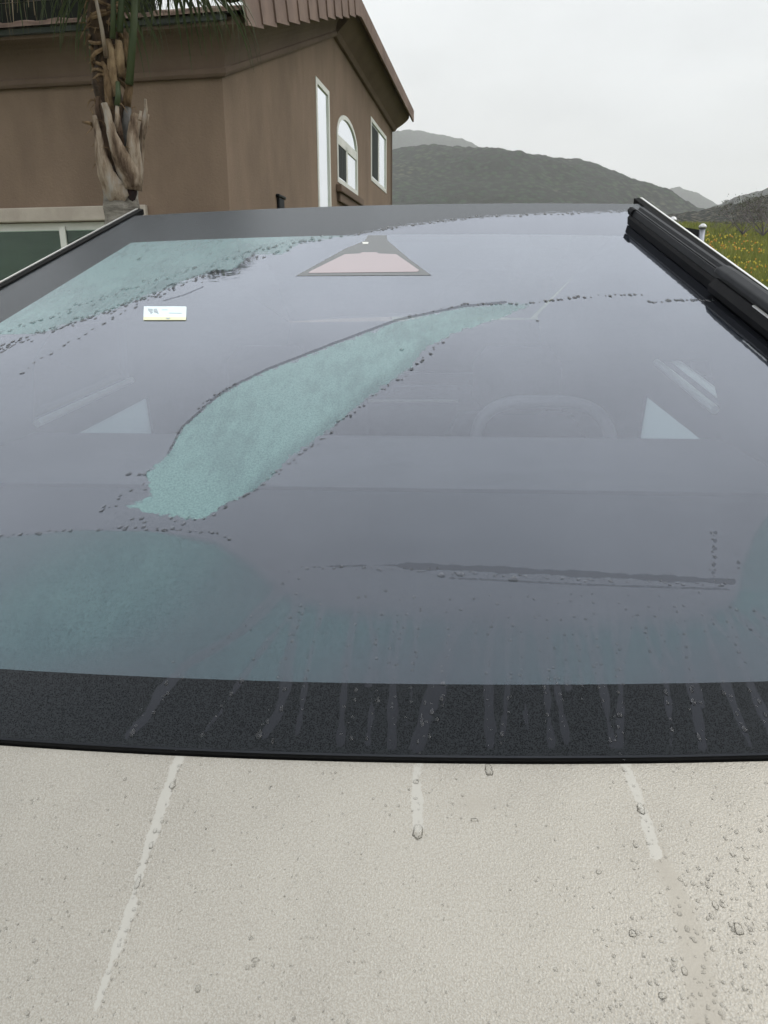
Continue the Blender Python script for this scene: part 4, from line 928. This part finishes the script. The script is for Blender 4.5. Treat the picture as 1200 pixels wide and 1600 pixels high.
vs, fs = domes([i for i in items if abs(i[0] - UC) < hw(i[1]) - .005 and i[1] < float(f_top(i[0]))])
tag(mesh('glass_dew_beads', vs, fs, MAT['water'], smooth=True), kind='stuff')
# hood drops: many small, coarser towards the lower right
items = []
def crs(x, y):
    X = np.array([x], float); Y = np.array([y], float); a = hood_attrs(X, Y, X, Y); return float(a['coarse'][0])
while len(items) < 1500:
    x = random.uniform(-60, 1260); y = random.uniform(1186, 1640); c = crs(x, y)
    if random.random() > .15 + .85 * c: continue
    w = random.choice((2.6, 3.2, 3.8, 4.5)) if random.random() > c * .3 else random.uniform(5, 10)
    items.append(bead(x, y, w, w * random.uniform(.7, 1.3), random.uniform(-.6, .6)))
for pts, w0, w1 in HUP: items += along(pts, 13, w0 * .3, 6, .5)
vs, fs = domes(items, 8)
tag(mesh('hood_dew_beads', vs, fs, MAT['drop_hood'], smooth=True), kind='stuff')
# single large drops
def drop(x, y, w, h_, label, group=None, ang=0., mat='drop_hood'):
    it = bead(x, y, w, h_, ang); it = (it[0], it[1], it[2], h_ * pxm(x, y)[1] / 2, it[2] * .5, ang)
    c = T(it[0], it[1]); o_ = domes([it], 14); vs = [v - c for v in o_[0]]
    o = mesh('water_drop', vs, o_[1], MAT[mat], smooth=True); o.location = c; tag(o, label, 'water drop', group)
HG = 'single water drops on the hood'
for a in ((653, 1294, 18, 24, 'big drop at the lower end of the short middle runnel on the hood'), (764, 1197, 14, 20, 'lone drop on the hood just under the windscreen edge, right of the middle runnel'),
          (213, 1374, 9, 20, 'long drop low in the left runnel on the hood'), (268, 1222, 11, 12, 'round drop near the top of the left runnel on the hood'), (240, 1293, 7, 8, 'small drop halfway down the left runnel on the hood'),
          (234, 1316, 8, 10, 'small drop second above the long one in the left runnel'), (1003, 1258, 14, 17, 'slanting drop in the right runnel on the hood'), (650, 1216, 10, 6, 'flat drop at the top of the short middle runnel'),
          (742, 1276, 14, 5, 'flat drop below the smooth round patch on the hood'), (937, 1357, 10, 7, 'flat drop left of the right runnel\'s faded end'), (1157, 1446, 16, 20, 'largest of the drops near the lower right edge of the hood'),
          (990, 1453, 14, 12, 'hooked drop left of the smooth lower right track on the hood'), (1037, 1551, 15, 11, 'flat drop by the smooth track near the bottom of the picture'), (1120, 1409, 11, 14, 'oval drop right of the smooth track on the hood'), (1072, 1512, 12, 14, 'slanting drop on the smooth track on the hood'),
          (398, 1495, 14, 7, 'flat drop alone in the lower left middle of the hood'), (307, 1540, 10, 12, 'slanting drop near the bottom right of the left runnel')):
    drop(*a, HG)
FG = 'dark drops in the runnels over the black windscreen border'
FD = ((260, 1067, 6, 8), (262, 1084, 7, 6), (286, 1060, 6, 5), (207, 1145, 9, 12), (240, 1113, 6, 6), (378, 1064, 9, 7), (361, 1084, 6, 8), (316, 1148, 6, 8), (445, 1077, 7, 6), (440, 1107, 6, 9), (418, 1127, 6, 8), (405, 1148, 11, 14), (426, 1158, 5, 8), (556, 1078, 6, 7), (555, 1094, 6, 6), (551, 1120, 5, 5), (549, 1153, 6, 8), (573, 1154, 6, 6), (590, 1093, 7, 9),
                    (692, 1068, 9, 6), (690, 1092, 8, 8), (675, 1112, 8, 9), (683, 1124, 7, 7), (659, 1125, 5, 18), (664, 1098, 5, 6), (671, 1150, 5, 8), (653, 1159, 5, 6), (784, 1147, 7, 9), (794, 1091, 5, 6), (783, 1161, 5, 5), (855, 1117, 8, 6), (851, 1074, 5, 6), (870, 1068, 5, 5), (935, 1074, 6, 6), (942, 1095, 5, 6), (953, 1157, 7, 8), (966, 1082, 6, 6), (968, 1117, 10, 8), (966, 1136, 5, 5), (1040, 1082, 6, 7), (1043, 1098, 6, 7), (1049, 1140, 6, 7), (1080, 1078, 6, 8), (1083, 1097, 9, 9), (1092, 1152, 6, 14), (1131, 1083, 7, 8), (1151, 1115, 5, 6), (1163, 1139, 9, 10), (1171, 1079, 6, 6), (1186, 1096, 6, 8), (1196, 1117, 6, 7))
ORD = ['first', 'second', 'third', 'fourth', 'fifth', 'sixth', 'seventh', 'eighth', 'ninth', 'tenth', 'eleventh', 'twelfth', 'thirteenth']
RX = [(200, 290), (310, 380), (400, 450), (545, 560), (570, 595), (650, 696), (780, 800), (850, 872), (930, 970), (1038, 1052), (1078, 1096), (1128, 1178), (1179, 1200)]
for k, (xa, xb) in enumerate(RX):
    for j, (x, y, w, h_) in enumerate(sorted([q for q in FD if xa <= q[0] <= xb], key=lambda q: q[1])):
        drop(x, y, w * 1.1, h_ * 1.1, f'dark border drop, {ORD[j]} from the top in the {ORD[k]} runnel from the left', FG, 0., 'drop_dark')

# ------------------------------------------------------------------ field, posts, bushes
m = M('grass'); c = m.ramp(m.noise(.9, 4, .6), [(.3, (.10, .13, .015)), (.5, (.17, .19, .025)), (.7, (.26, .24, .04))])
mg = m.end(m.pbr(Base_Color=c, Roughness=.7))
N = 60000
r = 11 + (70 - 11) * rng.random(N) ** 1.25; a = R(14) + R(24) * rng.random(N)
X = np.sin(a) * r; Y = np.cos(a) * r; ok = X > 2.6; X = X[ok]; Y = Y[ok]; r = r[ok]; N = len(X)
ZG = np.array([ground_h(x, y) for x, y in zip(X, Y)]) - .02
hh = (.18 + .22 * rng.random(N)); th = rng.random(N) * 6.28; ln = (rng.random((N, 2)) - .5) * .18; w = .006 + .0006 * r
dx = np.cos(th) * w; dy = np.sin(th) * w
v = np.stack([np.stack([X - dx, Y - dy, ZG], -1), np.stack([X + dx, Y + dy, ZG], -1), np.stack([X + ln[:, 0], Y + ln[:, 1], ZG + hh], -1)], 1).reshape(-1, 3)
tag(npmesh('grass', v, np.arange(3 * N).reshape(-1, 3), mg, smooth=False), kind='stuff')
for nm, cs, nn, rg_ in (('yellow_flowers', ((.45, .38, .03), (.6, .46, .05)), 800, (14, 45)), ('orange_flowers', ((.5, .2, .02), (.6, .28, .03)), 350, (22, 45))):
    r = rg_[0] + (rg_[1] - rg_[0]) * rng.random(nn); a = R(21) + R(14) * rng.random(nn); X = np.sin(a) * r; Y = np.cos(a) * r
    cl = np.array([noise.noise((x * .25, y * .12, 3)) for x, y in zip(X, Y)]); k_ = cl > -.05; X = X[k_]; Y = Y[k_]; r = r[k_]; n_ = len(X)
    ZG = np.array([ground_h(x, y) for x, y in zip(X, Y)]) + .3 + rng.random(n_) * .15; s_ = .012 + .0009 * r
    q = rng.random(n_) * 3.1
    vv = []; 
    for kx, kz in ((-1, 0), (0, -1), (1, 0), (0, 1)): vv.append(np.stack([X + kx * s_ * np.cos(q), Y + kx * s_ * np.sin(q), ZG + kz * s_], -1))
    vv.append(np.stack([X, Y - s_ * .5, ZG], -1)); vv = np.stack(vv, 1).reshape(-1, 3); b0 = np.arange(n_)[:, None] * 5
    fs = np.concatenate([b0 + np.array([[i, (i + 1) % 4, 4]]) for i in range(4)])
    tag(npmesh(nm, vv, fs, simple(nm, cs[0], cs[1], 5, .6), smooth=False), kind='stuff')
# gate posts with ball caps
def post(x, ytop, ybot, rg, wpx, label):
    p = at(x, ytop, rg); g = ground_h(p.x, p.y); base = Vector((p.x, p.y, g)); w = wpx / F * rg / 2
    o = empty('fence_post', base); tag(o, label, 'fence post', 'metal fence posts behind the wiper')
    B().tube([base, Vector((p.x, p.y, p.z - w * 1.2))], w * .85, 12).build('shaft', MAT['steelpost'], o, smooth=True)
    B().loft([[Vector((p.x + w * 1.15 * c * math.cos(q), p.y + w * 1.15 * c * math.sin(q), p.z - w * 1.2 + w * 1.2 * s_)) for q in np.linspace(0, 6.283, 13)[:-1]] for c, s_ in ((1, 0), (1.05, .3), (.8, .8), (.3, 1.1))]).build('cap', simple('bright cap', (.45, .45, .45), (.55, .55, .55), 5, .25, metallic=.5), o, smooth=True)
    return o
post(1098.5, 350, 380, 13, 9, 'grey metal post with bright cap standing right of the dark panel'); post(1052, 339, 380, 13, 9, 'metal post with bright cap mostly hidden behind the wiper rail')
A_ = at(1060, 349, 13); B_ = at(1094, 359, 13); A_.x -= .3
fp = B(); lo1 = Vector((A_.x, A_.y, ground_h(A_.x, A_.y))); lo2 = Vector((B_.x, B_.y, ground_h(B_.x, B_.y)))
fo = empty('mesh_screen', lo1); tag(fo, 'dark mesh fence panel hung between the two capped metal posts', 'screen')
y_ = Vector((0, .03, 0)); B().loft([[A_, B_, B_ - Z * .1, A_ - Z * .1], [A_ + y_, B_ + y_, B_ - Z * .1 + y_, A_ - Z * .1 + y_]]).build('top_rail', MAT['black'], fo)
B().loft([[A_ - Z * .102, B_ - Z * .102, lo2, lo1], [p + y_ * .5 for p in (A_ - Z * .102, B_ - Z * .102, lo2, lo1)]]).build('netting', MAT['black'], fo)
# leafless shrubs on the scrub ridge
twm = simple('grey twigs', (.09, .075, .08), (.14, .12, .125), 3, .9); scm = simple('dusty leaves', (.07, .075, .05), (.13, .125, .09), 3, .9)
def shrub(x, y, rg, H, lab, seed, leaf=False):
    random.seed(seed); p = at(x, y, rg); base = Vector((p.x, p.y, p.z)); o = empty('dry_shrub', base); tag(o, lab, 'shrub', 'grey shrubs above the grass field')
    b = B(); lf = B()
    def br(p, d, L, r_, dep):
        q = p + d * L; b.tube([p, p.lerp(q, .5) + Vector((random.uniform(-1, 1), 0, random.uniform(-.3, .6))) * L * .08, q], [r_, r_ * .8, r_ * .6], 4)
        if dep == 0:
            for _ in range(3):
                c = q + Vector([random.gauss(0, .12) * H * .4 for _ in range(3)]); s_ = H * .03
                lf.add([c + Vector((random.uniform(-1, 1) * s_, random.uniform(-1, 1) * s_, random.uniform(-1, 1) * s_)) for _ in range(3)], [(0, 1, 2)])
            return
        for _ in range(3): br(q, (d + Vector([random.gauss(0, .5) for _ in range(3)])).normalized(), L * .72, r_ * .6, dep - 1)
    for k in range(6):
        a = k * 1.05; br(base, Vector((math.cos(a) * .8, math.sin(a) * .5, random.uniform(.5, 1))).normalized(), H * .36, H * .014, 3)
    b.build('branches', twm, o); lf.build('twig_leaves', scm, o)
shrub(1160, 366, 44, 2.1, 'grey leafless shrub leaning left above the field', 3); shrub(1192, 368, 42, 2.4, 'grey leafless shrub at the right picture edge', 5)
shrub(1130, 370, 55, 1.2, 'low grey shrub just right of the capped post', 8); shrub(1215, 366, 48, 2.0, 'grey shrub partly cut off by the right picture edge', 12)
shrub(1178, 369, 60, 2.0, 'farther grey shrub between the leaning one and the picture edge', 21)
print('objects', len(bpy.data.objects))
